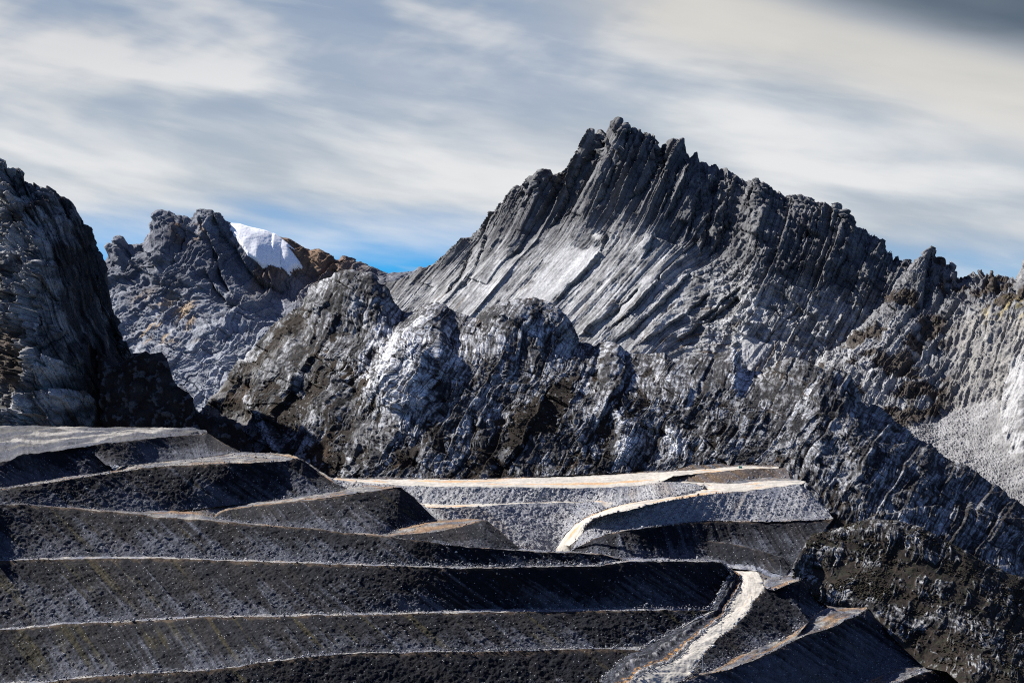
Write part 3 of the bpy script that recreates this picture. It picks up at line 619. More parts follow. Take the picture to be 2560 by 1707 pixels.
# snow mountain and the saddle ridge -----------------------------------
def snow_mountain():
    sky = line("""1: 380,700@4700 480,600 500,555 520,530 540,500 538,460 565,440 575,415 590,412 610,440 630,462 690,460 702,450 710,430 735,390 740,350 750,345 760,300 775,288 790,285 825,295 860,312 880,310 930,330 960,320 970,305 983,305 985,292 1040,288 1050,300 1075,305 1095,335 1120,355 1135,368 1200,390 1290,410 1345,425
       2: 172,183 240,190 265,205 310,235 340,250 385,243 430,265 470,300 485,300 500,278 520,280 540,300 590,325 650,350 700,372 730,383 780,380 830,375 870,365 890,345 905,350 910,368 935,365 960,372@4600 1100,330 1300,300@4600""")
    m1 = line("0: 190,760@4560 270,740@4540 400,720@4470 520,690@4450 640,720@4450 700,730@4480 800,740@4450 1000,740@4420 1120,730@4400 1250,740@4400")
    m2 = line("0: 190,900@4380 300,880@4350 420,880@4300 560,860@4260 700,880@4220 850,880@4200 1000,880@4200 1250,880@4200")
    base = line("0: 190,1300@3950 420,1260@3900 700,1200@3850 1000,1150@3850 1250,1100@3850")
    P, t = loft([back(sky, 300, 200), sky, m1, m2, base], mode='px', curve=True, step=1.5)
    N = normals(P); q = pix(P); px, py = q[..., 0], q[..., 1]
    tt = t[:, None]+np.zeros((1, P.shape[1]))
    fade = np.where(tt < 1, 0.1, sst(1.0, 1.15, tt)*0.9+0.1)
    rough = fbm3(P, 45, 5, 144, 0.55)
    # folded beds: down to the right on the right flank, down to the left on the left
    S = px*0.62+py*0.75+18*fbm3(P, 220, 3, 90); B = py-0.5*px
    d = 0
    wb = 34*fbm2(px/120, py/120, 3, 191); jo = np.ones(px.shape, f32)
    S, B = S+wb, B+0.6*wb
    for lam, amp, sd, vl in ((70, 13, 11, 260), (28, 8, 12, 130), (12, 4.2, 13, 64), (5, 2.0, 14, 28)):
        h2, r_ = bricks(B/(lam*1.1), S/vl, sd*3+200, 0.9)
        h, r_ = bricks(S/lam, B/vl, sd*3, 1.2)
        d = d+amp*(h+0.45*h2)
        if lam in (28, 12): jo = np.minimum(jo, sst(0, 0.09, r_[..., 4])+0.2)
    d = d+5*rough+4*ridg3(P, 90, 3, 150)
    lowm = sst(700, 820, py)
    cuts = [("1: 1040,300 1090,380 1150,470 1215,570 1290,640 1400,690", 34, 24), ("1: 985,310 1010,400 1060,500 1080,600 1140,700", 22, 26), ("1: 925,335 900,420 850,520 800,600 770,690", 20, 22), ("1: 700,455 720,500 750,560", 14, 18),
            ("1: 1000,560 1040,640 1100,720 1180,740", 24, 24), ("1: 900,740 880,820 860,880", 14, 16), ("1: 620,470 640,540 600,600", 14, 14), ("1: 860,700 840,760 780,820", 12, 12)]
    for tx, w, a in cuts:
        pts = parse(tx)[:, :2]
        m = (px > pts[:, 0].min()-90) & (px < pts[:, 0].max()+90) & (py > pts[:, 1].min()-40) & (py < pts[:, 1].max()+40)
        sd, al = sdist(px[m]+4*rough[m], py[m], pts)
        left = 1.0
        # the peak's right flank drops away in a dark wall
        prof = np.where(sd < 0, -np.exp(sd/w), 0.0)
        d[m] += a*prof*np.where((al > 0.001) & (al < 0.999), 1, 0)*sst(0, 0.08, al)*sst(1, 0.85, al)
    ice = parse("1: 1135,360 1200,385 1290,405 1345,420 1400,455 1440,485 1420,500 1470,550 1482,570 1435,592 1415,612 1400,596 1370,590 1330,575 1285,580 1260,556 1210,520 1180,475 1150,430 1120,386")[:, :2]
    w1 = 5*fbm2(px/11, py/11, 4, 33, 0.6)
    icem = inpoly(px+w1, py+w1*0.8, ice) & (tt > 0.999)
    sm = icem.astype(f32); kk = np.ones(5)/5
    for ax in (0, 1): sm = np.apply_along_axis(lambda v: np.convolve(v, kk, 'same'), ax, sm)
    dice = 9+0.2*fbm2(px/9, py/3.5, 3, 35)+1.6*fbm2(px/50, py/40, 2, 36)-0.5*sst(0.3, 0.6, fbm2(px/14, py/3.0, 3, 37))
    d = d*(1-sm)+dice*sm
    P2 = P+(d*fade)[..., None]*(N*0.8+np.array((-0.2, -0.4, 0.0)))*np.array((1, 1, 0.6)); ks = np.ones(31)/31; lift = sm.copy()
    for ax in (0, 1): lift = np.apply_along_axis(lambda v: np.convolve(v, ks, 'same'), ax, lift)
    P2[..., 2] += 17*lift*fade*sst(1.0, 1.25, tt)
    tone = 0.5+0.7*fbm3(P, 60, 4, 147, 0.6)
    c = mixc(LIME_D*0.9, LIME*0.85, (tone*0.6+0.65*sst(680, 860, py+20*rough)-0.12)*jo)*np.array((0.93, 0.98, 1.08))  # rock colour tinted blue to stand in for distant haze
    ochre = sst(0.2, 0.6, fbm2((px+py*0.9)/26, (py-px*0.6)/90, 4, 171)+0.1)*sst(700, 780, py)*sst(880, 840, py)*sst(320, 360, px)*sst(520, 470, px)
    c = mixc(c, np.array((0.30, 0.22, 0.14)), ochre*0.85)
    brown = sst(0, 26, px-660+0.5*(py-600))*sst(770, 650, py+14*rough)*sst(1010, 800, px)
    brown = np.maximum(brown, 0.8*sst(540, 560, py)*sst(640, 590, py)*sst(410, 450, px)*sst(520, 490, px)*sst(0, .4, rough+0.1))
    c = mixc(c, BROWNROCK*(0.55+0.7*np.clip(tone, 0, 1))[..., None], brown*0.8)
    struct(grid_obj('mountain', P2, M_far, c, fmask=~icem))
    M_ice = ground_mat('snow', 6.0, var=0.04, bump=0.2, bdist=1.0, rough=0.6)
    ci = mixc(SNOW, np.array((0.55, 0.62, 0.72)), sst(0.3, 0.65, fbm2(px/14, py/3.0, 3, 37))*0.3)
    struct(grid_obj('snowfield', P2, M_ice, ci, fmask=icem, smooth=True))

# cliff at the left ------------------------------------------------------
def cliff():
    top = line("""1: -330,-60@1880 -200,10 -60,30@1800 0,48@1780 12,55 38,90 60,90 75,93 85,105 92,96 100,98 112,108 118,125 125,150 160,165 205,188 210,178 225,185 228,172 232,168 250,176 260,185 300,230 320,232 340,238 355,248 368,270 378,290 395,320 410,350 430,395 450,430 470,485 482,488 490,500 505,570@1790 515,640 535,700 550,770@1790 570,840 580,890 600,950@1780 625,985 640,1010@1790 665,1120 680,1345@1800""")
    m1 = line("1: -330,560@1860 -100,520@1770 60,480@1710 200,520@1690 300,600@1700 400,700@1730 480,820@1750 560,960@1765 620,1060@1780 680,1380@1790")
    m2 = line("1: -330,900@1840 -100,860@1750 60,900@1685 170,950@1655 300,900@1670 420,980@1690 510,1080@1710 570,1160@1740 630,1240@1760 680,1390@1785")
    base = line("1: -330,1400@1780 -100,1400@1700 100,1400@1645 300,1400@1640 450,1400@1660 545,1400@1690 600,1400@1720 640,1400@1750 680,1400@1780")
    P, t = loft([back(top, 120, 80), top, m1, m2, base], mode='px', curve=True, step=1.5)
    N = normals(P); q = pix(P); px, py = q[..., 0], q[..., 1]
    x1, y1 = px*1.96, (py-380)*1.96             # place on the cliff, in the tracing's own scale
    tt = t[:, None]+np.zeros((1, P.shape[1]))
    fade = np.where(tt < 1, 0.15, sst(1.0, 1.2, tt)*0.85+0.15)
    rough = fbm3(P, 16, 5, 244, 0.55)
    S = x1-0.42*y1+30*fbm3(P, 80, 3, 290); B = y1
    d = 0
    left = sst(330, 120, x1); jo = np.ones(px.shape, f32)
    for lam, amp, sd, vl in ((120, 6.5, 21, 420), (52, 4.0, 22, 260), (22, 2.0, 23, 130), (10, 0.9, 24, 60)):
        h, r_ = bricks(S/lam, B/vl, sd*3, 1.2)
        h2, r2_ = bricks((y1-0.3*x1+26*fbm2(x1/150, y1/150, 2, 27))/(lam*1.1), (x1+0.2*y1)/(vl*0.6), sd*3+300, 1.0)
        d = d+amp*(h+(0.3+0.9*left)*h2)
        if lam in (52, 22): jo = np.minimum(jo, sst(0, 0.09, r_[..., 4])+0.2)
    d += 4.5*rough+4.0*ridg3(P, 38, 3, 250)*0.6
    cuts = [("1: 20,60 70,200 130,300 190,390", 30, 9, 1), ("1: 130,170 170,260 200,400", 20, 6, 1), ("1: 110,430 160,560 210,640 300,740", 30, 9, -1), ("1: 125,640 130,760 150,900 165,960", 26, 9, 1), ("1: 155,960 170,1060 200,1160", 24, 8, -1),
            ("1: 170,960 300,900 330,860", 26, 9, -1), ("1: 200,1000 330,1050 430,1100 470,1160", 30, 9, 1), ("1: 100,1190 300,1180 420,1190 480,1250", 30, 10, 1), ("1: 400,300 440,480 480,680 520,900 560,1040", 26, 7, 1), ("1: 300,240 340,400 400,620 440,800", 24, 7, 1), ("1: 5,580 20,700 40,820", 20, 7, 1)]
    for tx, w, a, sg in cuts:
        pts = parse(tx)[:, :2]; wn = w/1.96
        m = (px > pts[:, 0].min()-60) & (px < pts[:, 0].max()+60) & (py > pts[:, 1].min()-50) & (py < pts[:, 1].max()+50)
        sd, al = sdist(px[m]+2*rough[m], py[m], pts); sd = sd*sg
        prof = np.where(sd > 0, -np.exp(-sd/wn), 0.4*np.exp(sd/(wn*1.4)))
        d[m] += a*prof*np.where((al > 0.001) & (al < 0.999), 1, 0)*sst(0, 0.1, al)*sst(1, 0.85, al)
    slab = np.zeros(px.shape, f32)
    for zx, zy, rx, ry, am in ((330, 1225, 150, 60, 9), (120, 1260, 70, 60, 5), (260, 1070, 90, 80, 7), (90, 480, 90, 60, 5), (150, 830, 40, 110, 5), (30, 740, 40, 120, 4)):
        b_ = np.exp(-((x1-zx)/rx)**2-((y1-zy)/ry)**2); d += am*b_; slab = np.maximum(slab, b_)
    P2 = P+(d*fade)[..., None]*(N*0.7+np.array((-0.3, -0.55, 0.1)))
    tone = 0.45+0.75*fbm3(P*np.array((1, 1, 0.45)), 18, 5, 247, 0.6)
    c = mixc(LIME_D*0.3, LIME*0.85, (tone-0.05-0.35*sst(230, 400, x1)+0.2*left)*jo)  # sunlit left part painted lighter, shaded right part painted darker
    c = mixc(c, LIME*1.15*(0.5+0.5*jo)[..., None], sst(0.3, 0.8, slab+0.25*rough)*0.75)  # pale slabs; the sunlight on them is also put into this colour
    c = mixc(c, VEG2*1.3, sst(820, 900, y1+40*rough)*sst(1240, 1120, y1)*sst(190, 120, x1+0.1*(y1-900)+30*rough)*0.9)
    c = mixc(c, VEG, sst(0.25, 0.6, fbm3(P, 30, 4, 260)+0.15*sst(900, 1200, y1))*0.6)
    c = mixc(c, BROWNROCK*0.8, sst(0.5, 0.8, fbm2(x1/20, y1/160, 3, 261))*0.5*sst(300, 420, x1))
    struct(grid_obj('cliff', P2, M_rock, c))
    # dark hill behind the plateau, right of the cliff
    top = line("""1: 470,940@1700 500,985@1690 530,1012 560,1030 595,1035 612,1025 635,1000 650,988 690,985 715,975 722,980 735,990 760,986 790,980 800,990 815,1010 828,1050 838,1085 850,1120 870,1150 900,1166 925,1180 938,1210 945,1235 960,1265 985,1285 1010,1300 1070,1305 1130,1315 1160,1330 1180,1350 1200,1390 1215,1420 1228,1468 1235,1520@1610""")
    base = line("1: 500,1400@1660 545,1420@1650 700,1440@1630 900,1470@1620 1100,1490@1600 1235,1540@1595")
    P, t = loft([back(top, 120, 60), top, base], mode='px', curve=True, step=1.6)
    N = normals(P); q = pix(P); px, py = q[..., 0], q[..., 1]; tt = t[:, None]+np.zeros((1, P.shape[1]))
    fade = np.where(tt < 1, 0.15, sst(1.0, 1.2, tt)*0.85+0.15)
    rough = fbm3(P, 14, 5, 344, 0.6)
    rk = sst(0.28, 0.45, fbm3(P, 7, 3, 346, 0.6))
    P2 = P+((3.5*rough+1.2*rk)*fade)[..., None]*N
    c = mixc(VEG*0.7, LIME_D*0.4, 0.15+0.5*fbm3(P, 20, 4, 345)); c = mixc(c, LIME_D*0.8, rk*0.7)
    struct(grid_obj('hill', P2, M_rock, c))

# rocky hills in the middle and at the right ----------------------------
MH_TOP = """0: 400,1110@1800 440,1080@1800 490,1050@1800 510,1023@1820 551,982@1850 612,900@1880 684,814@1900 2: 240,560 270,545 310,530 335,480 345,450 355,430 385,420 410,410 450,400 490,375 530,355 555,352 580,360 640,365 665,390 668,410 670,420 700,430 730,470 745,500 770,540 790,560 815,575 830,572@1900 860,575 880,560 910,530 940,520 960,523@1870 1000,535 1050,565 1100,580 1150,600 1185,600 1200,585 1210,570 1250,545 1300,515 1350,510@1860 1400,506 1450,510 1500,520 1540,540 1568,570@1850 3: 690,1005 720,1040 750,1100 780,1160 820,1160 870,1195 882,1180 900,1155 925,1148 950,1150 1000,1185 1060,1200 1130,1205 1200,1200 1240,1240 1290,1240 1330,1220 1380,1205 1430,1215@1830 4: 40,830 75,800 100,790 130,778 150,780 170,790 180,805 185,830 190,870 215,895 270,900 330,870 370,840 410,828 440,830 480,840 530,870 560,880 590,895 620,885 650,886 690,890 710,900 728,925 740,950 770,990 775,1030@1780 810,1070 870,1090 920,1120 950,1150 1000,1180 1040,1220@1760 1100,1260 1150,1310 1220,1345 1290,1370 1340,1400 1400,1440 1450,1470 1500,1520 1568,1568@1700 1700,1660@1680"""
def dist_band(px, py, pts, w):
    sd, al = sdist(px, py, pts); return np.exp(-(sd/w)**2)
def mid_hill():
    top = line(MH_TOP)
    m1 = line("0: 400,1180@1760 510,1130@1770 612,1050@1780 700,950@1780 820,850@1770 900,850@1750 1000,870@1720 1100,860@1715 1200,900@1700 1330,900@1710 1450,950@1690 1560,1000@1660 1680,960@1680 1800,1010@1650 1920,1020@1650 2050,1010@1640 2150,1080@1600 2250,1150@1580 2400,1240@1570 2628,1390@1560")
    base = line("0: 400,1235@1720 700,1235@1630 1000,1224@1550 1200,1224@1545 1400,1218@1550 1600,1205@1560 1700,1196@1560 1800,1184@1550 1900,1176@1545 1950,1190@1530 2000,1250@1490 2045,1340@1440 2080,1410@1410 2200,1480@1390 2350,1540@1380 2628,1640@1370")
    P, t = loft([back(top, 200, 120), top, m1, base], mode='px', curve=True, step=1.45)
    N = normals(P); q = pix(P); px, py = q[..., 0], q[..., 1]; tt = t[:, None]+np.zeros((1, P.shape[1]))
    fade = np.where(tt < 1, 0.2, sst(1.0, 1.12, tt)*0.8+0.2)
    X, Y, Z = P[..., 0], P[..., 1], P[..., 2]
    rough = fbm3(P, 15, 5, 444, 0.58)
    big = fbm3(P, 95, 3, 441)
    ctr = sst(700, 830, px)*sst(1010, 900, py)
    # where bare rock stands out of the plant cover
    up = np.interp(px, [600, 850, 1000, 1150, 1300, 1500, 1700, 1900, 2050, 2300, 2560], [900, 930, 960, 1010, 960, 1010, 1130, 1130, 1180, 1330, 1450])
    dens = 0.62-0.55*sst(-120, 170, py-up)+0.35*big-0.25*sst(760, 640, px)
    dens += 0.30*sst(1750, 1950, px)*sst(1000, 1060, py)
    for tx, w, a in (("2: 330,560 200,700 80,830", 20, -1.2), ("1: 1000,1060 1060,1180 1180,1330 1260,1470", 40, -0.6), ("2: 690,1000 600,1120 470,1290 420,1340", 42, -0.55), ("2: 1568,940 1450,1080 1320,1200 1200,1340", 42, -1.0), ("2: 860,790 960,850 1010,900", 22, -0.5),
                     ("2: 720,700 740,800 740,960", 40, 0.6), ("2: 840,700 900,780 880,1000", 55, 0.6), ("2: 470,940 510,980", 22, 0.7), ("2: 60,980 110,1060 160,1200", 14, 0.8), ("2: 30,690 50,760", 28, 0.7), ("2: 900,1150 920,1260 990,1310", 20, 0.7),
                     ("2: 1180,700 1350,600 1500,640", 70, 0.45), ("2: 600,430 720,540 800,580", 26, 0.4), ("2: 480,520 560,640", 34, 0.4),
                     ("7: 640,80 610,200 650,240", 26, 0.7), ("7: 900,120 940,230", 22, 0.8), ("7: 560,300 700,260 850,290", 22, 0.55), ("2: 1380,1310 1480,1230", 26, 0.5), ("2: 560,1230 680,1130", 24, 0.35),
                     ("4: 640,1010 780,1180 900,1280", 40, 0.5), ("4: 20,880 150,850 250,980", 50, 0.5), ("4: 820,1120 1000,1300 1200,1450", 26, 0.3), ("4: 900,1300 1100,1500 1250,1600", 50, -0.45), ("4: 0,1230 120,1180", 30, -0.5), ("4: 60,1090 300,1010", 20, -0.2)):
        pts = parse(tx)[:, :2]; dens += a*dist_band(px, py, pts, w)
    dv = (px*0.9+py*0.32)                       # flutes run steeply, leaning to the left lower down
    wx, wy = 15*fbm2(px/130, py/110, 3, 448), 15*fbm2(px/130, py/110, 3, 449)
    r1 = ridg2((dv+wx)/19, (py-0.3*px+wy)/44, 3, 451, 0.55)-0.55
    r2 = fbm2(dv/4.2, py/11, 3, 455, 0.6)
    s1, v1 = px*0.86+py*0.5+wx, py*0.86-px*0.5+wy          # joints run steeply, down to the left, bending from knoll to knoll
    s2, v2 = px*0.97-py*0.22+wy, py*0.97+px*0.22+wx
    Z0, rz = bricks(s1/78, v1/150, 231, 1.1); Z1, rz1 = bricks(v1/80, s1/120, 331, 0.9)
    an1 = fbm2(s1/42, v1/115, 4, 471, 0.6); an2 = fbm2(s1/8, v1/30, 4, 472, 0.62)
    A, rn = bricks(s1/30, v1/70, 31, 1.0)
    A2, rn2 = bricks(v2/34, s2/60, 131, 0.8)
    B, rm = bricks(s1/11, v1/26, 33, 1.0)
    B2, rm2 = bricks(v2/13, s2/22, 133, 0.8)
    C, rc = bricks(s1/4.4, v1/10, 35, 1.0)
    hh = 0.5*(A+0.8*A2)+0.3*(B+B2)
    fld = dens-0.35*big+0.55*an1+0.2*r1+0.75*hh+0.2*(Z0+Z1)+0.45*an2
    crev = sst(0.0, 0.09, rm[..., 4])*(0.35+0.65*sst(0.0, 0.12, rm2[..., 4]))*sst(0.0, 0.05, rn[..., 4])
    rk = sst(0.0, 0.10, fld)*(0.12+0.88*crev)
    flute, ff, fc = slab1((dv+wx)/13, (py-0.3*px)/50, 39)
    clf = np.zeros(px.shape, f32)
    for tx, w in (("2: 720,700 740,800 740,960", 40), ("2: 860,740 900,800 860,980", 45), ("2: 60,980 110,1060 160,1200", 16), ("2: 30,690 50,760", 26), ("7: 640,80 610,220", 26), ("7: 900,120 940,230", 22), ("2: 600,840 680,960", 30), ("4: 170,800 180,940", 30)):
        clf = np.maximum(clf, dist_band(px, py, parse(tx)[:, :2], w))
    h = 7.0*Z0+4.5*Z1+3.0*A+1.8*A2+rk*(0.7+1.5*B+0.9*B2+0.55*C+clf*(3.2*(flute-0.5)-2.2*(ff-0.5)))
    bush = np.clip(fbm3(P, 5.0, 3, 460, 0.6), 0, 1)
    q1, q2 = ridg2(px/120+0.3*rough, py/95, 3, 480, 0.55), fbm2(px/60, py/46, 3, 484)
    d = 2.0*big+0.5*rough+h+(1-rk)*0.35*bush+1.5*q1+1.0*q2
    for zx, zy, rx, ry, am in ((745, 330, 210, 170, 12), (1150, 520, 190, 130, 9), (1060, 760, 220, 190, 26), (1720, 520, 230, 160, 15), (900, 880, 130, 120, 10), (300, 760, 130, 90, 10), (220, 960, 90, 170, 14), (420, 560, 60, 300, -10), (1420, 640, 130, 90, 10),
                               (2250, 720, 90, 150, 16), (2300, 950, 120, 220, 18), (1180, 1200, 90, 130, 12), (1320, 520, 60, 130, -14), (940, 560, 50, 160, -14), (560, 1050, 130, 120, 10), (1850, 1000, 190, 130, 8), (700, 1000, 50, 180, -8), (1380, 900, 120, 90, 8), (1600, 1200, 60, 200, -10)):
        gx, gy = 575+zx/2.352, 600+zy/2.352
        d += 0.62*am*np.exp(-((px-gx)/(rx/2.352))**2-((py-gy)/(ry/2.352))**2)
    # cliffs of the middle bluffs stand forward
    for tx, w, a in (("2: 720,700 740,800 740,960", 30, 7), ("2: 840,720 900,800 880,960", 40, 9), ("2: 1260,640 1400,560 1530,640", 60, 6), ("7: 640,80 610,220", 22, 6), ("7: 900,120 950,240", 20, 6), ("2: 60,980 110,1060 160,1200", 12, 4),
                     ("2: 660,760 560,700 480,640", 40, -5), ("2: 1080,700 1150,800 1120,900", 36, -6), ("7: 780,90 790,230", 16, -5), ("2: 1000,600 1060,700 1090,780", 26, -6), ("4: 185,800 190,960", 14, -8), ("4: 740,950 830,1080 1000,1240 1300,1500", 40, -9), ("2: 840,590 700,700 560,900", 30, -5)):
        pts = parse(tx)[:, :2]; d += a*dist_band(px, py, pts, w)
    fade = np.where(tt < 1, 0.1, sst(1.0, 1.22, tt)*0.9+0.1)
    P2 = P+(d*fade)[..., None]*(N*0.6+np.array((-0.1, -0.45, 0.05)))*np.array((1, 1, 0.5))
    tone = 0.5+0.6*fbm3(P*np.array((1, 1, 0.4)), 9, 4, 447, 0.62)+0.3*r2
    stain = fbm2((dv+wx)/5.0, (py-0.4*px+wy)/48, 4, 490, 0.62)
    rock = mixc(LIME_D*0.3, LIME*1.55, sst(0.2, 1.15, 0.5+0.5*(tone-0.5)+0.5*(rm[..., 3]-0.5)+0.3*(rc[..., 3]-0.5)+0.4*(rn[..., 3]-0.5)+0.4*clf+0.45*stain))
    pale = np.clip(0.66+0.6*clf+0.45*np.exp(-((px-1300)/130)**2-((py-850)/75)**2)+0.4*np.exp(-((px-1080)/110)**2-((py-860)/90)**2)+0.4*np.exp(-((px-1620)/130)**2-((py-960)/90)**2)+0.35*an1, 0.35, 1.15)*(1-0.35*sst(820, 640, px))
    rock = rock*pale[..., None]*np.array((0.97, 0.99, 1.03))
    veg = mixc(VEG*0.5, VEG2*0.5, 0.4+0.9*fbm3(P, 24, 4, 461))
    veg = mixc(veg, np.array((0.06, 0.036, 0.02)), sst(0.25, 0.6, fbm3(P, 40, 4, 462))*0.5)
    sc = np.zeros(px.shape, f32)
    for tx, w in (("2: 330,600 260,690 180,780 60,900", 14), ("2: 600,1180 720,1080 790,1060", 30), ("2: 1300,1240 1180,1370", 9), ("1: 1000,1060 1060,1180 1180,1330 1260,1470", 46), ("1: 860,1010 960,1180", 30)):
        sc = np.maximum(sc, dist_band(px, py, parse(tx)[:, :2], w))
    veg = mixc(veg, SCREE*0.85, sc*sst(-0.4, 0.3, rough+0.3*r2)*0.9)
    stones = sst(0.45, 0.6, perlin3(X/2.3, Y/2.3, Z/2.3, 470))*sst(0.0, 0.5, fbm3(P, 45, 3, 471)+0.25)
    veg = mixc(veg, LIME*0.7, stones*0.7)
    c = mixc(veg, rock, rk)
    vm = (rk < 0.2) & (tt > 1.05) & (tt < 2.9) & (sc < 0.4); VEGP.append(P2[vm])
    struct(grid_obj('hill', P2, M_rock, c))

def knob_hill():
    top = line("8: 285,930@1130 298,885@1150 320,840@1175 350,770@1200 400,705@1220 450,690@1230 500,690 560,662 600,650 680,622 750,610@1250 820,612 900,620 980,640 1050,660@1250 1100,690 1150,730 1230,770 1300,800@1260 1380,850 1450,890 1550,930 1646,960@1270 1850,1060@1280")
    m1 = line("8: 285,945@1118 310,960@1122 400,900@1160 600,880@1175 750,860@1180 900,880@1180 1050,900@1178 1150,900@1185 1300,960@1180 1450,1040@1180 1646,1120@1190 1850,1200@1190")
    m2 = line("8: 285,955@1112 380,1010@1112 480,1040@1120 600,970@1140 750,990@1140 900,1030@1135 1050,1080@1130 1200,1120@1130 1400,1220@1120 1646,1330@1120 1850,1400@1120")
    base = line("8: 285,960@1110 400,1060@1106 480,1110@1108 600,1135@1106 720,1138@1104 800,1215@1090 850,1275@1082 940,1365@1070 1010,1430@1062 1060,1475@1055 1190,1500@1040 1300,1600@1010 1500,1720@985 1850,1800@980")
    P, t = loft([back(top, 120, 60), top, m1, m2, base], mode='px', curve=True, step=1.45)
    N = normals(P); q = pix(P); px, py = q[..., 0], q[..., 1]; tt = t[:, None]+np.zeros((1, P.shape[1]))
    fade = np.where(tt < 1, 0.2, sst(1.0, 1.15, tt)*0.8+0.2)*sst(4.0, 3.8, tt)
    x8, y8 = (px-1860)*2.351, (py-1040)*2.351
    X, Y, Z = P[..., 0], P[..., 1], P[..., 2]
    rough = fbm3(P, 11, 5, 544, 0.58); big = fbm3(P, 60, 3, 541)
    dens = -0.36+0.4*big
    for tx, w, a in (("8: 320,860 360,920", 45, 0.9), ("8: 560,680 740,680", 40, 0.55), ("8: 820,650 960,720 1120,830", 60, 0.95), ("8: 520,800 700,840", 40, 0.5), ("8: 1180,800 1260,850", 30, 0.6), ("8: 540,1060 640,1090", 35, 1.0), ("8: 720,1110 800,1160", 28, 0.6),
                     ("8: 880,1200 1000,1230 1150,1190 1280,1240", 36, 0.95), ("8: 900,1280 1000,1320", 30, 0.5), ("8: 1050,1000 1200,990", 30, 0.25), ("8: 1450,1330 1600,1380", 40, 0.5), ("8: 700,870 840,890", 24, 0.4), ("8: 1320,1000 1420,1010", 24, 0.3)):
        dens += a*dist_band(px, py, parse(tx)[:, :2], w/2.351)
    dv = px*0.95+py*0.25
    wx, wy = 16*fbm2(px/90, py/80, 4, 548), 16*fbm2(px/90, py/80, 4, 549)
    r1 = ridg2((dv+wx)/15, (py-0.3*px+wy)/30, 3, 551, 0.55)-0.55; r2 = fbm2(dv/3.6, py/9, 3, 555, 0.6)
    s1, v1 = px*0.9+py*0.42+wx, py*0.9-px*0.42+wy
    A, rn = bricks(s1/22, v1/40, 41, 1.0); A2, rn2 = bricks(v1/24, s1/36, 141, 0.8)
    B, rm = bricks(s1/8, v1/17, 43, 1.0); B2, rm2 = bricks(v1/9, s1/14, 143, 0.8)
    C, rc = bricks(s1/3.8, v1/7, 45, 1.0)
    hh = 0.5*(A+0.8*A2)+0.3*(B+B2); an2 = fbm2(s1/7, v1/22, 4, 572, 0.62)
    fld = dens+0.2*r1+0.75*hh+0.5*an2
    rk = sst(0.0, 0.10, fld)*(0.12+0.88*sst(0.0, 0.1, rm[..., 4])*(0.35+0.65*sst(0.0, 0.12, rm2[..., 4])))
    h = 1.2*A+0.9*A2+rk*(0.5+0.8*B+0.6*B2+0.3*C+0.4*r1)
    bush = np.clip(fbm3(P, 3.2, 3, 560, 0.6), 0, 1)
    d = 2.4*big+0.6*rough+h+(1-rk)*0.4*bush+1.2*ridg2(px/90, py/70, 3, 580)
    P2 = P+(d*fade)[..., None]*(N*0.4+np.array((-0.12, -0.7, 0.0)))
    tone = 0.5+0.6*fbm3(P*np.array((1, 1, 0.4)), 6, 4, 547, 0.62)
    rock = mixc(LIME_D*0.3, LIME*1.5, sst(0.25, 1.1, tone+0.5*(rm[..., 3]-0.5)+0.4*(rc[..., 3]-0.5)))
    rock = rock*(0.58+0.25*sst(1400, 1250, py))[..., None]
    veg = mixc(VEG*0.5, VEG2*0.55, 0.35+0.9*fbm3(P, 16, 4, 561))
    shrub = sst(0.15, 0.4, fbm3(P, 7, 3, 562))
    veg = mixc(veg, np.array((0.014, 0.016, 0.009)), shrub*0.7)
    c = mixc(veg, rock, rk)
    vm = (rk < 0.2) & (tt > 1.05) & (tt < 3.9); VEGP.append(P2[vm])
    struct(grid_obj('hill', P2, M_rock, c))

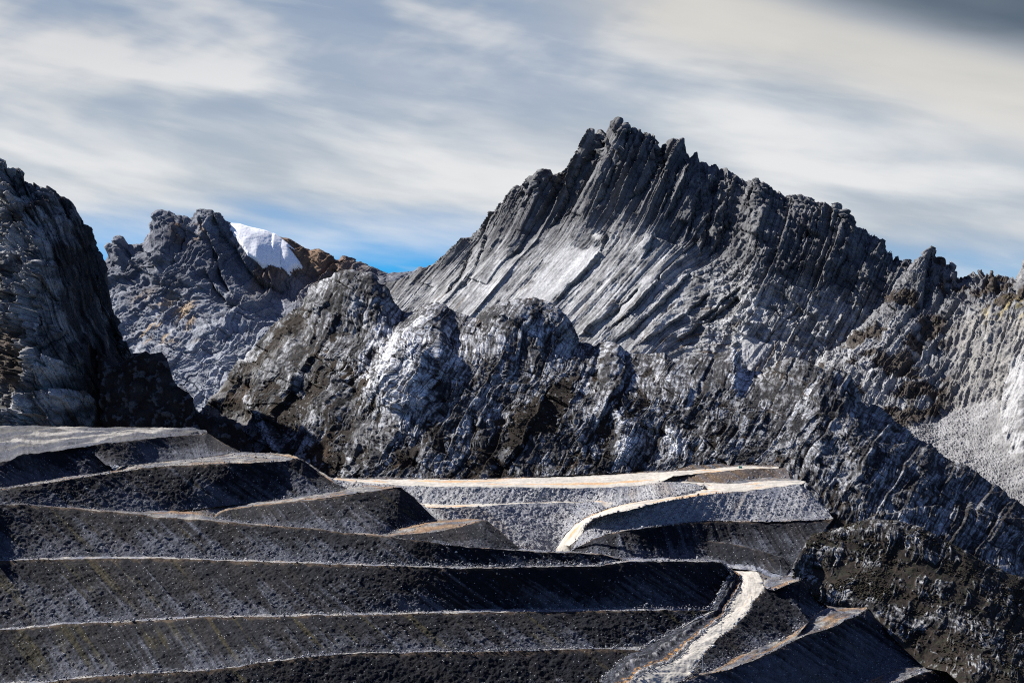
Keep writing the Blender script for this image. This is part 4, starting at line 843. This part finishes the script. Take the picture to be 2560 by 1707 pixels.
# ridge and scree at the far right ----------------------------------------
def right_ridge():
    top = line("""4: 420,990@2620 480,930 540,870 560,840@2640 600,810 650,785 700,750 750,690 800,640 850,595 880,560@2700 930,470 960,430 985,400 1000,390 1030,345 1055,330 1075,326 1090,325 1100,300 1110,303 1120,293 1132,310 1140,325 1160,320 1175,330 1183,350 1190,360 1205,362 1218,358 1222,375 1226,390 1240,415 1252,430@2750 1290,425 1310,412 1330,405 1345,410 1365,395 1378,405 1390,415 1402,402 1415,398 1425,418 1432,430 1455,428 1480,432 1500,440 1520,435 1540,400 1568,345@2650 1640,280 1800,200@2600""")
    m1 = line("4: 420,1040@2520 560,960@2520 700,860@2530 850,720@2560 1000,620@2580 1100,560@2600 1250,600@2560 1400,620@2500 1568,640@2450 1800,600@2420")
    m2 = line("4: 420,1080@2420 600,1100@2420 800,1010@2430 1000,960@2430 1150,980@2420 1300,960@2400 1450,960@2350 1568,980@2300 1800,980@2280")
    base = line("4: 420,1200@2300 700,1260@2280 1000,1330@2240 1300,1500@2150 1568,1680@2080 1800,1760@2050")
    P, t = loft([back(top, 160, 130), top, m1, m2, base], mode='px', curve=True, step=1.5)
    N = normals(P); q = pix(P); px, py = q[..., 0], q[..., 1]; tt = t[:, None]+np.zeros((1, P.shape[1]))
    fade = np.where(tt < 1, 0.15, sst(1.0, 1.15, tt)*0.85+0.15)
    x4, y4 = (px-1760)*1.96, (py-480)*1.96
    rough = fbm3(P, 18, 5, 644, 0.58)
    S = x4+0.75*y4+24*fbm3(P, 120, 3, 640); B = y4-0.5*x4
    slabs = sst(1220, 1100, x4+0.25*(y4-700)); rightc = sst(1150, 1280, x4)*sst(560, 640, y4)
    S2 = x4+0.35*y4+14*fbm3(P, 70, 3, 641)
    d = 0
    for lam, amp, sd, vl in ((90, 6.5, 31, 260), (38, 4.2, 32, 120), (16, 2.4, 33, 60), (7, 1.1, 34, 28)):
        h, r_ = bricks(S/lam, B/vl, sd*3, 1.1)
        h1, r_ = bricks(B/lam, S/vl, sd*3+400, 0.9)
        h2, r_ = bricks(S2/lam/0.8, y4/(vl*2.2), sd*3+100, 1.6)
        d = d+amp*((h+0.7*h1)*(1-rightc)+(0.7*h2+0.35*h)*rightc)
    scree = inpoly(px+10*rough, py+6*rough, parse("4: 1000,1150 1100,1120 1180,1090 1300,1040 1440,1010 1470,1200 1520,1290 1568,1300 1800,1400 1800,1800 1400,1800 1000,1300")[:, :2]).astype(f32)
    kk = np.ones(15)/15
    for ax in (0, 1): scree = np.apply_along_axis(lambda v: np.convolve(v, kk, 'same'), ax, scree)
    d += 2.0*rough
    bul = worley2(px/4.2+0.3*rough, py/3.4, 53)
    ds = 1.3*fbm3(P, 30, 2, 655)+1.6*np.clip(0.55-bul[0], 0, 1)*(bul[2][..., 0] > 0.35)*2+0.7*fbm3(P, 4, 3, 656)
    d = d*(1-scree)+ds*scree
    bigs = inpoly(px+4*rough, py, parse("4: 1510,840 1568,800 1800,780 1800,1400 1568,1290 1500,1290 1465,1190 1462,1090 1475,960")[:, :2])
    bigs = bigs.astype(f32)
    kb = np.ones(41)/41; big0 = bigs.copy()
    for ax in (0, 1): bigs = np.apply_along_axis(lambda v: np.convolve(np.pad(v, 20, 'edge'), kb, 'valid'), ax, bigs)
    d = d*(1-0.55*bigs)+bigs*6.0; bigs = big0
    for tx, w, a in (("4: 1110,300 1085,400 1075,500 1060,560", 30, 13), ("4: 1230,380 1240,440", 16, 8), ("4: 1505,850 1480,930 1462,1090", 16, 9)):
        pts = parse(tx)[:, :2]; wn = w/1.96
        sd, al = sdist(px, py, pts)
        sg = -1 if a == 9 else 1
        prof = np.where(sd*sg > 0, -np.exp(-np.abs(sd)/wn), 0.3*np.exp(-np.abs(sd)/wn))
        d += np.where((al > 0.001) & (al < 0.999), a*prof, 0)
    P2 = P+(d*fade)[..., None]*(N*0.75+np.array((-0.2, -0.5, 0.15)))
    tone = 0.5+0.6*fbm3(P, 22, 4, 647, 0.62)
    c = mixc(LIME_D*0.8, LIME*0.6, tone)
    pale = sst(600, 680, y4)*slabs*sst(-0.1, 0.35, fbm2(S/40, B/160, 3, 660)+0.15)
    c = mixc(c, LIME*1.0, pale*0.8)
    c = mixc(c, VEG2*0.8, sst(0.0, 0.35, fbm3(P, 45, 4, 661)+0.5*np.exp(-((x4-1050)/190)**2-((y4-960)/150)**2)+0.0)*0.9*(1-rightc*0.8))
    c = mixc(c, np.array((0.30, 0.24, 0.09)), sst(0.1, 0.45, fbm3(P, 14, 3, 662))*np.exp(-((y4-600-0.1*(1568-x4))/55)**2)*sst(1300, 1400, x4)*0.8)
    c = mixc(c, LIME*np.array((0.66, 0.63, 0.585)), rightc*0.7*(0.6+0.8*tone))
    c = mixc(c, SCREE*(0.75+0.5*tone)[..., None], scree*0.95)
    c = mixc(c, LIME*1.05, bigs*0.6*sst(0, .6, tone))
    struct(grid_obj('mountain', P2, M_far, c))
# ------------------------------------------------------------------ light, sky, camera
SUN_EL, SUN_AZ = math.radians(39), math.radians(-64)      # azimuth measured from straight ahead, negative = left
sdir = np.array((math.sin(SUN_AZ)*math.cos(SUN_EL), math.cos(SUN_AZ)*math.cos(SUN_EL), math.sin(SUN_EL)))
from mathutils import Vector
sl = bpy.data.lights.new('sun', 'SUN'); sl.energy = 5.0; sl.angle = math.radians(0.5); sl.color = (1.0, 0.955, 0.89)
so = bpy.data.objects.new('sun', sl); COL.objects.link(so); so.rotation_euler = Vector(-sdir).to_track_quat('-Z', 'Y').to_euler()
so.location = (0, 0, 500)
W = bpy.data.worlds.new('World'); scene.world = W; W.use_nodes = True
nt = W.node_tree; nt.nodes.clear(); L = nt.links.new
def M(op, a, b=None, c=None):
    n = nt.nodes.new('ShaderNodeMath'); n.operation = op
    for i, v in enumerate((a, b, c)):
        if v is None: continue
        if hasattr(v, 'node') or hasattr(v, 'links'): L(v, n.inputs[i])
        else: n.inputs[i].default_value = v
    return n.outputs[0]
def ramp(v, a, b, lo=0.0, hi=1.0):
    n = nt.nodes.new('ShaderNodeMapRange'); n.interpolation_type = 'SMOOTHSTEP'; L(v, n.inputs['Value'])
    n.inputs['From Min'].default_value = a; n.inputs['From Max'].default_value = b; n.inputs['To Min'].default_value = lo; n.inputs['To Max'].default_value = hi
    return n.outputs[0]
def mixcol(f, a, b):
    n = nt.nodes.new('ShaderNodeMix'); n.data_type = 'RGBA'
    for i, v in ((0, f), (6, a), (7, b)):
        if hasattr(v, 'links'): L(v, n.inputs[i])
        elif isinstance(v, tuple): n.inputs[i].default_value = (*v, 1)
        else: n.inputs[i].default_value = v
    return n.outputs[2]
tc = nt.nodes.new('ShaderNodeTexCoord'); sp = nt.nodes.new('ShaderNodeSeparateXYZ'); L(tc.outputs['Generated'], sp.inputs[0])
dx, dy, dz = sp.outputs[0], sp.outputs[1], sp.outputs[2]
def noise(sx, sy, sz, shear, scale, detail=5.0, rough=0.55, off=0.0, dist=0.0):
    cb = nt.nodes.new('ShaderNodeCombineXYZ')
    L(M('MULTIPLY_ADD', dx, sx, off), cb.inputs[0]); L(M('MULTIPLY', dy, sy), cb.inputs[1])
    L(M('MULTIPLY_ADD', dz, sz, M('MULTIPLY', dx, shear)), cb.inputs[2])
    n = nt.nodes.new('ShaderNodeTexNoise'); n.inputs['Scale'].default_value = scale; n.inputs['Detail'].default_value = detail
    n.inputs['Roughness'].default_value = rough; n.inputs['Distortion'].default_value = dist; L(cb.outputs[0], n.inputs['Vector'])
    return n.outputs['Fac']
sky = nt.nodes.new('ShaderNodeTexSky'); sky.sky_type = 'NISHITA'; sky.sun_disc = False
sky.sun_elevation = SUN_EL; sky.sun_rotation = SUN_AZ; sky.altitude = 4200; sky.air_density = 1.0; sky.dust_density = 0.3; sky.ozone_density = 2.0
tint = nt.nodes.new('ShaderNodeMix'); tint.data_type = 'RGBA'; tint.blend_type = 'MULTIPLY'; tint.inputs[0].default_value = 1.0
L(sky.outputs[0], tint.inputs[6]); L(mixcol(ramp(dz, 0.10, 0.3), (0.10, 0.62, 0.98), (0.30, 0.46, 0.98)), tint.inputs[7])
K = 0.05
EXPO = 1.2
def cc(r, g, b): return (r/K/2**EXPO, g/K/2**EXPO, b/K/2**EXPO)
n1 = noise(2.2, 1.0, 9.0, 1.6, 2.2, 5, 0.5, 3.1)
n2 = noise(3.0, 1.0, 14.0, 2.4, 2.0, 6, 0.5, 7.7, 0.2)
n3 = noise(5.0, 1.0, 11.0, -2.0, 1.9, 4, 0.5, 1.3)
n4 = noise(7.0, 1.0, 60.0, 9.0, 2.0, 6, 0.6, 5.2, 0.2)
# how thick the cloud veil is: broken just above the peaks, full higher up
veil = ramp(M('ADD', M('ADD', dz, ramp(dx, 0.0, 0.12, 0.0, 0.022)), M('MULTIPLY_ADD', n2, 0.07, -0.035)), 0.050, 0.100)
veil = M('MULTIPLY', veil, ramp(dz, 0.34, 0.20))
veil = M('MULTIPLY', veil, ramp(dy, -0.1, 0.6, 0.12, 1.0))
wisps = M('MULTIPLY', ramp(n4, 0.45, 0.68), ramp(dz, 0.045, 0.08))
veil = M('MAXIMUM', veil, M('MULTIPLY', wisps, 0.75))
ccol = mixcol(ramp(n2, 0.36, 0.62), cc(0.45, 0.515, 0.59), cc(0.80, 0.81, 0.82))
ccol = mixcol(M('MULTIPLY', ramp(n1, 0.5, 0.66), 0.5), ccol, cc(0.78, 0.775, 0.77))
# brighter low down, greyer with blue-violet breaks towards the top
ccol = mixcol(M('MULTIPLY', ramp(dz, 0.13, 0.2), 0.35), ccol, cc(0.34, 0.38, 0.46))
brk = M('MULTIPLY', ramp(M('MULTIPLY_ADD', n3, 0.6, M('MULTIPLY', n2, 0.4)), 0.60, 0.46), ramp(dz, 0.10, 0.175))
brk = M('MULTIPLY', brk, ramp(dx, 0.14, 0.0, 0.35, 1.0))
ccol = mixcol(M('MULTIPLY', brk, 0.68), ccol, cc(0.21, 0.31, 0.47))
ccol = mixcol(M('MULTIPLY', ramp(n4, 0.52, 0.75), 0.15), ccol, cc(0.84, 0.84, 0.84))
# the long dark break and the bright streak under it, high on the right
f = M('SUBTRACT', dz, M('MULTIPLY_ADD', M('SUBTRACT', dx, 0.13), -0.27, 0.195))
f = M('ADD', f, M('MULTIPLY_ADD', n2, 0.03, -0.015))
dark = M('MULTIPLY', ramp(f, -0.010, 0.022), ramp(dx, 0.06, 0.17))
dark = M('MULTIPLY', dark, ramp(dz, 0.33, 0.24))
brt = M('MULTIPLY', M('MULTIPLY', ramp(f, -0.055, -0.015), ramp(f, 0.012, -0.008)), ramp(dx, -0.02, 0.1))
ccol = mixcol(M('MULTIPLY', brt, 0.7), ccol, cc(0.70, 0.67, 0.61))
ccol = mixcol(M('MULTIPLY', dark, M('MULTIPLY_ADD', n1, 0.5, 0.65)), ccol, cc(0.075, 0.115, 0.165))
final = mixcol(veil, tint.outputs[2], ccol)
bg = nt.nodes.new('ShaderNodeBackground'); bg.inputs['Strength'].default_value = K; L(final, bg.inputs[0])
ow = nt.nodes.new('ShaderNodeOutputWorld'); L(bg.outputs[0], ow.inputs[0])

cam = bpy.data.cameras.new('camera'); co = bpy.data.objects.new('camera', cam); COL.objects.link(co)
co.location = (0, 0, 0); co.rotation_euler = (math.pi/2, 0, 0)
cam.sensor_width = 36; cam.lens = 36*F/2560; cam.shift_y = (YH-1707/2)/2560
cam.clip_start = 1; cam.clip_end = 60000; scene.camera = co
vs = scene.view_settings; vs.view_transform = 'Standard'; vs.look = 'None'; vs.exposure = EXPO; vs.gamma = 1.0

scene.cycles.diffuse_bounces = 2
scene.cycles.use_denoising = False
scene.cycles.filter_width = 1.1
HAZE = 0.7e-5
big_mountain()
snow_mountain()
cliff()
mid_hill()
knob_hill()
right_ridge()
# valley ground under everything, out to the horizon
M_ground = ground_mat('valley ground', 8.0, var=0.4, bump=0.5, bdist=1.0)
gx = np.linspace(-20000, 20000, 90); gy = np.concatenate([np.linspace(-8000, 700, 30), np.linspace(750, 6000, 60), np.linspace(6500, 30000, 30)])
GX, GY = np.meshgrid(gx, gy)
GP = np.stack([GX, GY, -260+12*fbm2(GX/900, GY/900, 3, 9)], -1)
struct(grid_obj('ground', GP, M_ground, mixc(SOIL*0.8+0*GP, LIME_D, 0.5+0.5*fbm2(GX/500, GY/500, 3, 12)), smooth=True))

# ------------------------------------------------------------------ loose rock
def rock_shapes(n, sub, seed):
    import bmesh
    rs = np.random.RandomState(seed); out = []
    for k in range(n):
        bm = bmesh.new(); bmesh.ops.create_icosphere(bm, subdivisions=sub, radius=1.0)
        v = np.array([x.co[:] for x in bm.verts]); f = np.array([[q.index for q in p.verts] for p in bm.faces]); bm.free()
        for _ in range(7):                                   # flat broken faces
            d = rs.normal(size=3); d /= np.linalg.norm(d); o = rs.uniform(0.45, 0.8)
            t = np.clip(v@d-o, 0, None); v -= t[:, None]*d
        v *= rs.uniform(0.65, 1.25, 3)*np.array((1, 1, 0.8)); v += rs.normal(scale=0.04, size=v.shape)
        out.append((v, f))
    return out
SHAPES = rock_shapes(10, 1, 3)
def scatter(name, pts, size, col, mat, seed, label, cat, sink=0.25, squash=1.0):
    rs = np.random.RandomState(seed); V = []; Q = []; C = []; off = 0
    which = rs.randint(0, len(SHAPES), len(pts)); ang = rs.uniform(0, 6.283, len(pts))
    for k, (v, f) in enumerate(SHAPES):
        i = np.where(which == k)[0]
        if len(i) == 0: continue
        ca, sa = np.cos(ang[i])[:, None], np.sin(ang[i])[:, None]
        x = v[None, :, 0]*ca-v[None, :, 1]*sa; y = v[None, :, 0]*sa+v[None, :, 1]*ca; z = np.repeat(v[None, :, 2]*squash, len(i), 0)
        w = np.stack([x, y, z], -1)*size[i][:, None, None]+pts[i][:, None, :]; w[..., 2] += size[i][:, None]*(0.5-sink)*squash
        V.append(w.reshape(-1, 3)); Q.append((f[None]+off+np.arange(len(i))[:, None, None]*len(v)).reshape(-1, 3)); off += len(i)*len(v)
        C.append(np.repeat(col[i], len(v), 0))
    return stuff(raw_mesh(name, np.concatenate(V), np.concatenate(Q), mat, np.concatenate(C)), label, cat)
M_stone = ground_mat('loose stone', 0.5, var=0.25, bump=0.4, bdist=0.1)
RS = np.random.RandomState(21)
def pick(items, n, lo, hi):
    P = np.concatenate([t[0] for t in items]); w = np.concatenate([t[1] for t in items]).astype(float)
    D = P[:, 1]; w = np.clip(w, 0, None)*(D/1000.0)**2      # vertices are spaced evenly in the frame, stones evenly on the ground
    i = RS.choice(len(P), n, p=w/w.sum())
    p = P[i]+RS.uniform(-0.4, 0.4, (n, 3))*np.array((1, 1, 0)); s = lo*np.exp(RS.exponential(0.42, n)); s = np.clip(s, lo, hi)
    return p, s
def greys(n, a, b):
    t = RS.uniform(0, 1, n)**1.6
    return mixc(np.asarray(a)+np.zeros((n, 3)), b, t)*RS.uniform(0.85, 1.15, (n, 1))
def along(P, n, wid, up=0.0):
    L = np.concatenate([[0], np.cumsum(np.linalg.norm(np.diff(P, axis=0), axis=1))])
    t = RS.uniform(0, L[-1], n); q = np.stack([np.interp(t, L, P[:, k]) for k in range(3)], -1)
    q[:, 0] += RS.normal(0, 0.6, n); o = RS.normal(0, wid, n); q[:, 1] += o; q[:, 2] += np.clip(o, 0, None)*0.6+up
    return q
dump = [t for t in TERR if t[3] == 'dark' and t[2] == 'terrace']
bowl = [t for t in TERR if t[2] == 'gravel_slope']
p, s = pick(dump, 26000, 0.16, 1.0)
q = np.concatenate([along(C1i, 1500, 1.1), along(C2i, 1700, 1.2), along(C3i, 1700, 1.4), along(inner(C3, 6), 900, 1.2), along(B4in, 700, 0.8), along(FB2toe, 700, 1.2), along(B2, 350, 0.5), along(Kt, 500, 1.3), along(Kc, 350, 0.6), along(Nc, 150, 0.5), along(Mc, 200, 0.5), along(DTl, 700, 0.8), along(C1, 300, 0.4), along(C2, 300, 0.4), along(C3, 300, 0.4), along(W1toe, 500, 1.2)])
sq = np.clip(0.24*np.exp(RS.exponential(0.4, len(q))), 0.2, 1.2)
p = np.concatenate([p, q]); s = np.concatenate([s, sq])
scatter('rubble', p, s, np.concatenate([greys(len(p)-len(q), ROCK*0.7, PALE*0.95), greys(len(q), ROCK*1.2, PALE*1.25)]), M_stone, 31, 'grey broken rock strewn over the dark bench faces', 'rubble')
p, s = pick(bowl, 15000, 0.2, 0.95)
q = np.concatenate([along(G1t, 400, 0.8), along(BRin, 700, 0.9), along(RDl, 500, 0.7), along(BRout, 300, 0.5), along(Pb, 300, 0.6), along(H, 250, 0.5), along(RDr, 250, 0.4), along(Tt, 200, 0.8)])
sq = np.clip(0.3*np.exp(RS.exponential(0.4, len(q))), 0.2, 1.3)
p = np.concatenate([p, q]); s = np.concatenate([s, sq])
scatter('gravel', p, s, greys(len(p), ROCK*1.6, PALE*1.15), M_stone, 32, 'pale coarse gravel covering the slopes of the bowl', 'gravel')

V_ = np.concatenate([v[RS.choice(len(v), 9000)] for v in VEGP]); V_ = V_[RS.uniform(0, 1, len(V_)) < sst(-0.15, 0.35, fbm3(V_, 22, 3, 700))]
scatter('shrubs', V_, RS.uniform(0.35, 1.25, len(V_)), mixc(np.array((0.010, 0.012, 0.007))+np.zeros(V_.shape), np.array((0.030, 0.022, 0.015)), RS.uniform(0, 1, len(V_))), M_stone, 33, 'low dark shrubs scattered over the brown hillsides', 'shrubs', squash=0.85)

# ------------------------------------------------------------------ things
import bmesh
def bm_obj(name, bm, mat, parent=None, loc=None, smooth=False):
    me = bpy.data.meshes.new(name); bm.to_mesh(me); bm.free(); me.materials.append(mat)
    if smooth:
        for p_ in me.polygons: p_.use_smooth = True
    o = bpy.data.objects.new(name, me); COL.objects.link(o)
    if parent: o.parent = parent
    if loc is not None: o.location = loc
    return o
def add_box(bm, c, sz, bev=0.0):
    r = bmesh.ops.create_cube(bm, size=1.0); vs = r['verts']
    bmesh.ops.scale(bm, vec=sz, verts=vs); bmesh.ops.translate(bm, vec=c, verts=vs)
    if bev:
        ed = list({e for v in vs for e in v.link_edges}); bmesh.ops.bevel(bm, geom=ed, offset=bev, segments=2, affect='EDGES')
def add_cyl(bm, z0, z1, r0, r1, seg=12):
    r = bmesh.ops.create_cone(bm, cap_ends=True, segments=seg, radius1=r0, radius2=r1, depth=z1-z0)
    bmesh.ops.translate(bm, vec=(0, 0, (z0+z1)/2), verts=r['verts'])
dg_cache = []
def ground_at(px, py):
    """the point of the ground seen at a place of the frame"""
    if not dg_cache:
        bpy.context.view_layer.update(); dg_cache.append(bpy.context.evaluated_depsgraph_get())
    d = Vector(((px-CX)/F, 1, (YH-py)/F)).normalized()
    ok, loc, n, _, ob, _ = scene.ray_cast(dg_cache[0], Vector((0, 0, 0)), d)
    return np.array(loc), ob
M_steel = plain_mat('galvanised steel', (0.30, 0.33, 0.36), 0.5, 0.4)
M_conc = plain_mat('concrete', (0.30, 0.29, 0.28), 0.9)
M_teal = plain_mat('teal paint', (0.02, 0.28, 0.22), 0.5)
M_tealR = plain_mat('teal roof', (0.03, 0.22, 0.19), 0.6)
M_darkg = plain_mat('dark glass', (0.02, 0.025, 0.03), 0.15)
poles = [("9: 1206,312", 155, 'thin steel pole standing on the small dump at the foot of the rocky knoll'),
         ("9: 1056,436", 104, 'short steel pole beside the top bend of the haul road'),
         ("9: 860,662", 142, 'steel pole on the right edge of the haul road halfway down'),
         ("9: 501,1012", 182, 'tall steel pole on the right edge of the haul road above the dark slope'),
         ("9: 271,1436", 186, 'steel pole at the near end of the rusty side track')]
pole_src = None
for tx, hpx, lab in poles:
    a = parse(tx)[0]; g, ob = ground_at(a[0], a[1]); H_ = hpx/4.797*g[1]/F
    r = bpy.data.objects.new('pole', None); COL.objects.link(r); r.location = g-np.array((0, 0, 0.15)); tag(r, lab, 'pole', 'poles along the haul road')
    bm = bmesh.new(); add_cyl(bm, 0.2, H_, 0.19, 0.14, 12); bm_obj('shaft', bm, M_steel, r, smooth=False)
    bm = bmesh.new(); add_box(bm, (0, 0, 0.1), (0.9, 0.9, 0.7), 0.06); bm_obj('footing', bm, M_conc, r)
    bm = bmesh.new(); add_cyl(bm, H_, H_+0.15, 0.2, 0.08, 12); bm_obj('cap', bm, M_steel, r)
# the small teal cabin on the upper tier
a = parse("10: 712,394")[0]; g, ob = ground_at(a[0], a[1]); u = g[1]/F/7.84
r = bpy.data.objects.new('cabin', None); COL.objects.link(r); r.location = g-np.array((0, 0, 0.05)); r.rotation_euler = (0, 0, math.radians(-12))
tag(r, 'small teal green cabin on the upper gravel tier below the rocks', 'cabin')
wd, hh = 62*u, 40*u
bm = bmesh.new(); add_box(bm, (0, wd*0.3, hh*0.5), (wd, wd*0.6, hh), 0.04); bm_obj('body', bm, M_teal, r)
bm = bmesh.new(); add_box(bm, (0, wd*0.3, hh+0.06), (wd+0.24, wd*0.6+0.24, 0.12), 0.02); bm_obj('roof', bm, M_tealR, r)
bm = bmesh.new(); add_box(bm, (-wd*0.22, -0.02, hh*0.42), (wd*0.26, 0.06, hh*0.78), 0.01); do = bm_obj('door', bm, M_tealR, r)
bm = bmesh.new(); add_box(bm, (-wd*0.13, -0.08, hh*0.42), (0.05, 0.06, 0.14), 0.01); bm_obj('handle', bm, M_steel, do)
bm = bmesh.new(); add_box(bm, (wd*0.2, -0.02, hh*0.6), (wd*0.3, 0.05, hh*0.3), 0.01); bm_obj('window', bm, M_darkg, r)
# single boulders that stand out
BIG = rock_shapes(5, 3, 17)
for v, f in BIG: pass
def boulder(tx, wpx, col, lab, group=None, k=0):
    a = parse(tx)[0]; s_ = REG[int(tx.split(':')[0])][2]; g, ob = ground_at(a[0], a[1])
    R_ = 0.5*wpx/s_*g[1]/F
    v, f = BIG[k % len(BIG)]; v = v*R_
    v = v+0.10*R_*np.stack([perlin3(*(v/R_*1.7+q*5).T, 300+q) for q in range(3)], -1)
    o = raw_mesh('boulder', v, f, M_stone, np.asarray(col)+np.zeros(v.shape)); o.location = g+np.array((0, 0, R_*0.3)); o.rotation_euler = (0, 0, k*1.3)
    tag(o, lab, 'boulder', group); return o
boulder("5: 1078,552", 20, PALE*1.7, 'white boulder on the bench junction, right one of the pair', k=0)
boulder("5: 1040,551", 18, PALE*1.5, 'flat pale boulder on the bench junction, left one of the pair', k=1)
boulder("5: 1033,579", 10, PALE*1.8, 'lone white boulder near the rusty bench edge', k=2)
boulder("8: 467,1170", 18, ROCK*0.5, 'dark boulder at the far end of the rusty side track', k=3)
boulder("10: 1228,1128", 62, PALE*1.3, 'pale boulder in the middle of the gravel slope under the landing', k=4)
boulder("10: 1528,1116", 48, PALE*1.2, 'pale boulder on the gravel slope right of the largest one', k=0)
boulder("10: 1018,962", 34, PALE*1.1, 'pale boulder high on the gravel slope under the brown patch', k=1)
boulder("10: 548,1072", 40, PALE*1.4, 'white boulder on the left part of the gravel slope under the road', k=2)
boulder("10: 1648,1204", 44, PALE*1.2, 'pale boulder low on the right part of the gravel slope', k=3)
boulder("6: 1035,800", 16, PALE*1.7, 'white boulder under the bench edge below the orange wedge', k=4)
boulder("5: 1168,338", 12, PALE*1.5, 'small white boulder high on the dark upper terrace face', k=0)
boulder("5: 655,139", 12, PALE*1.5, 'white boulder on the upper plateau', k=1)
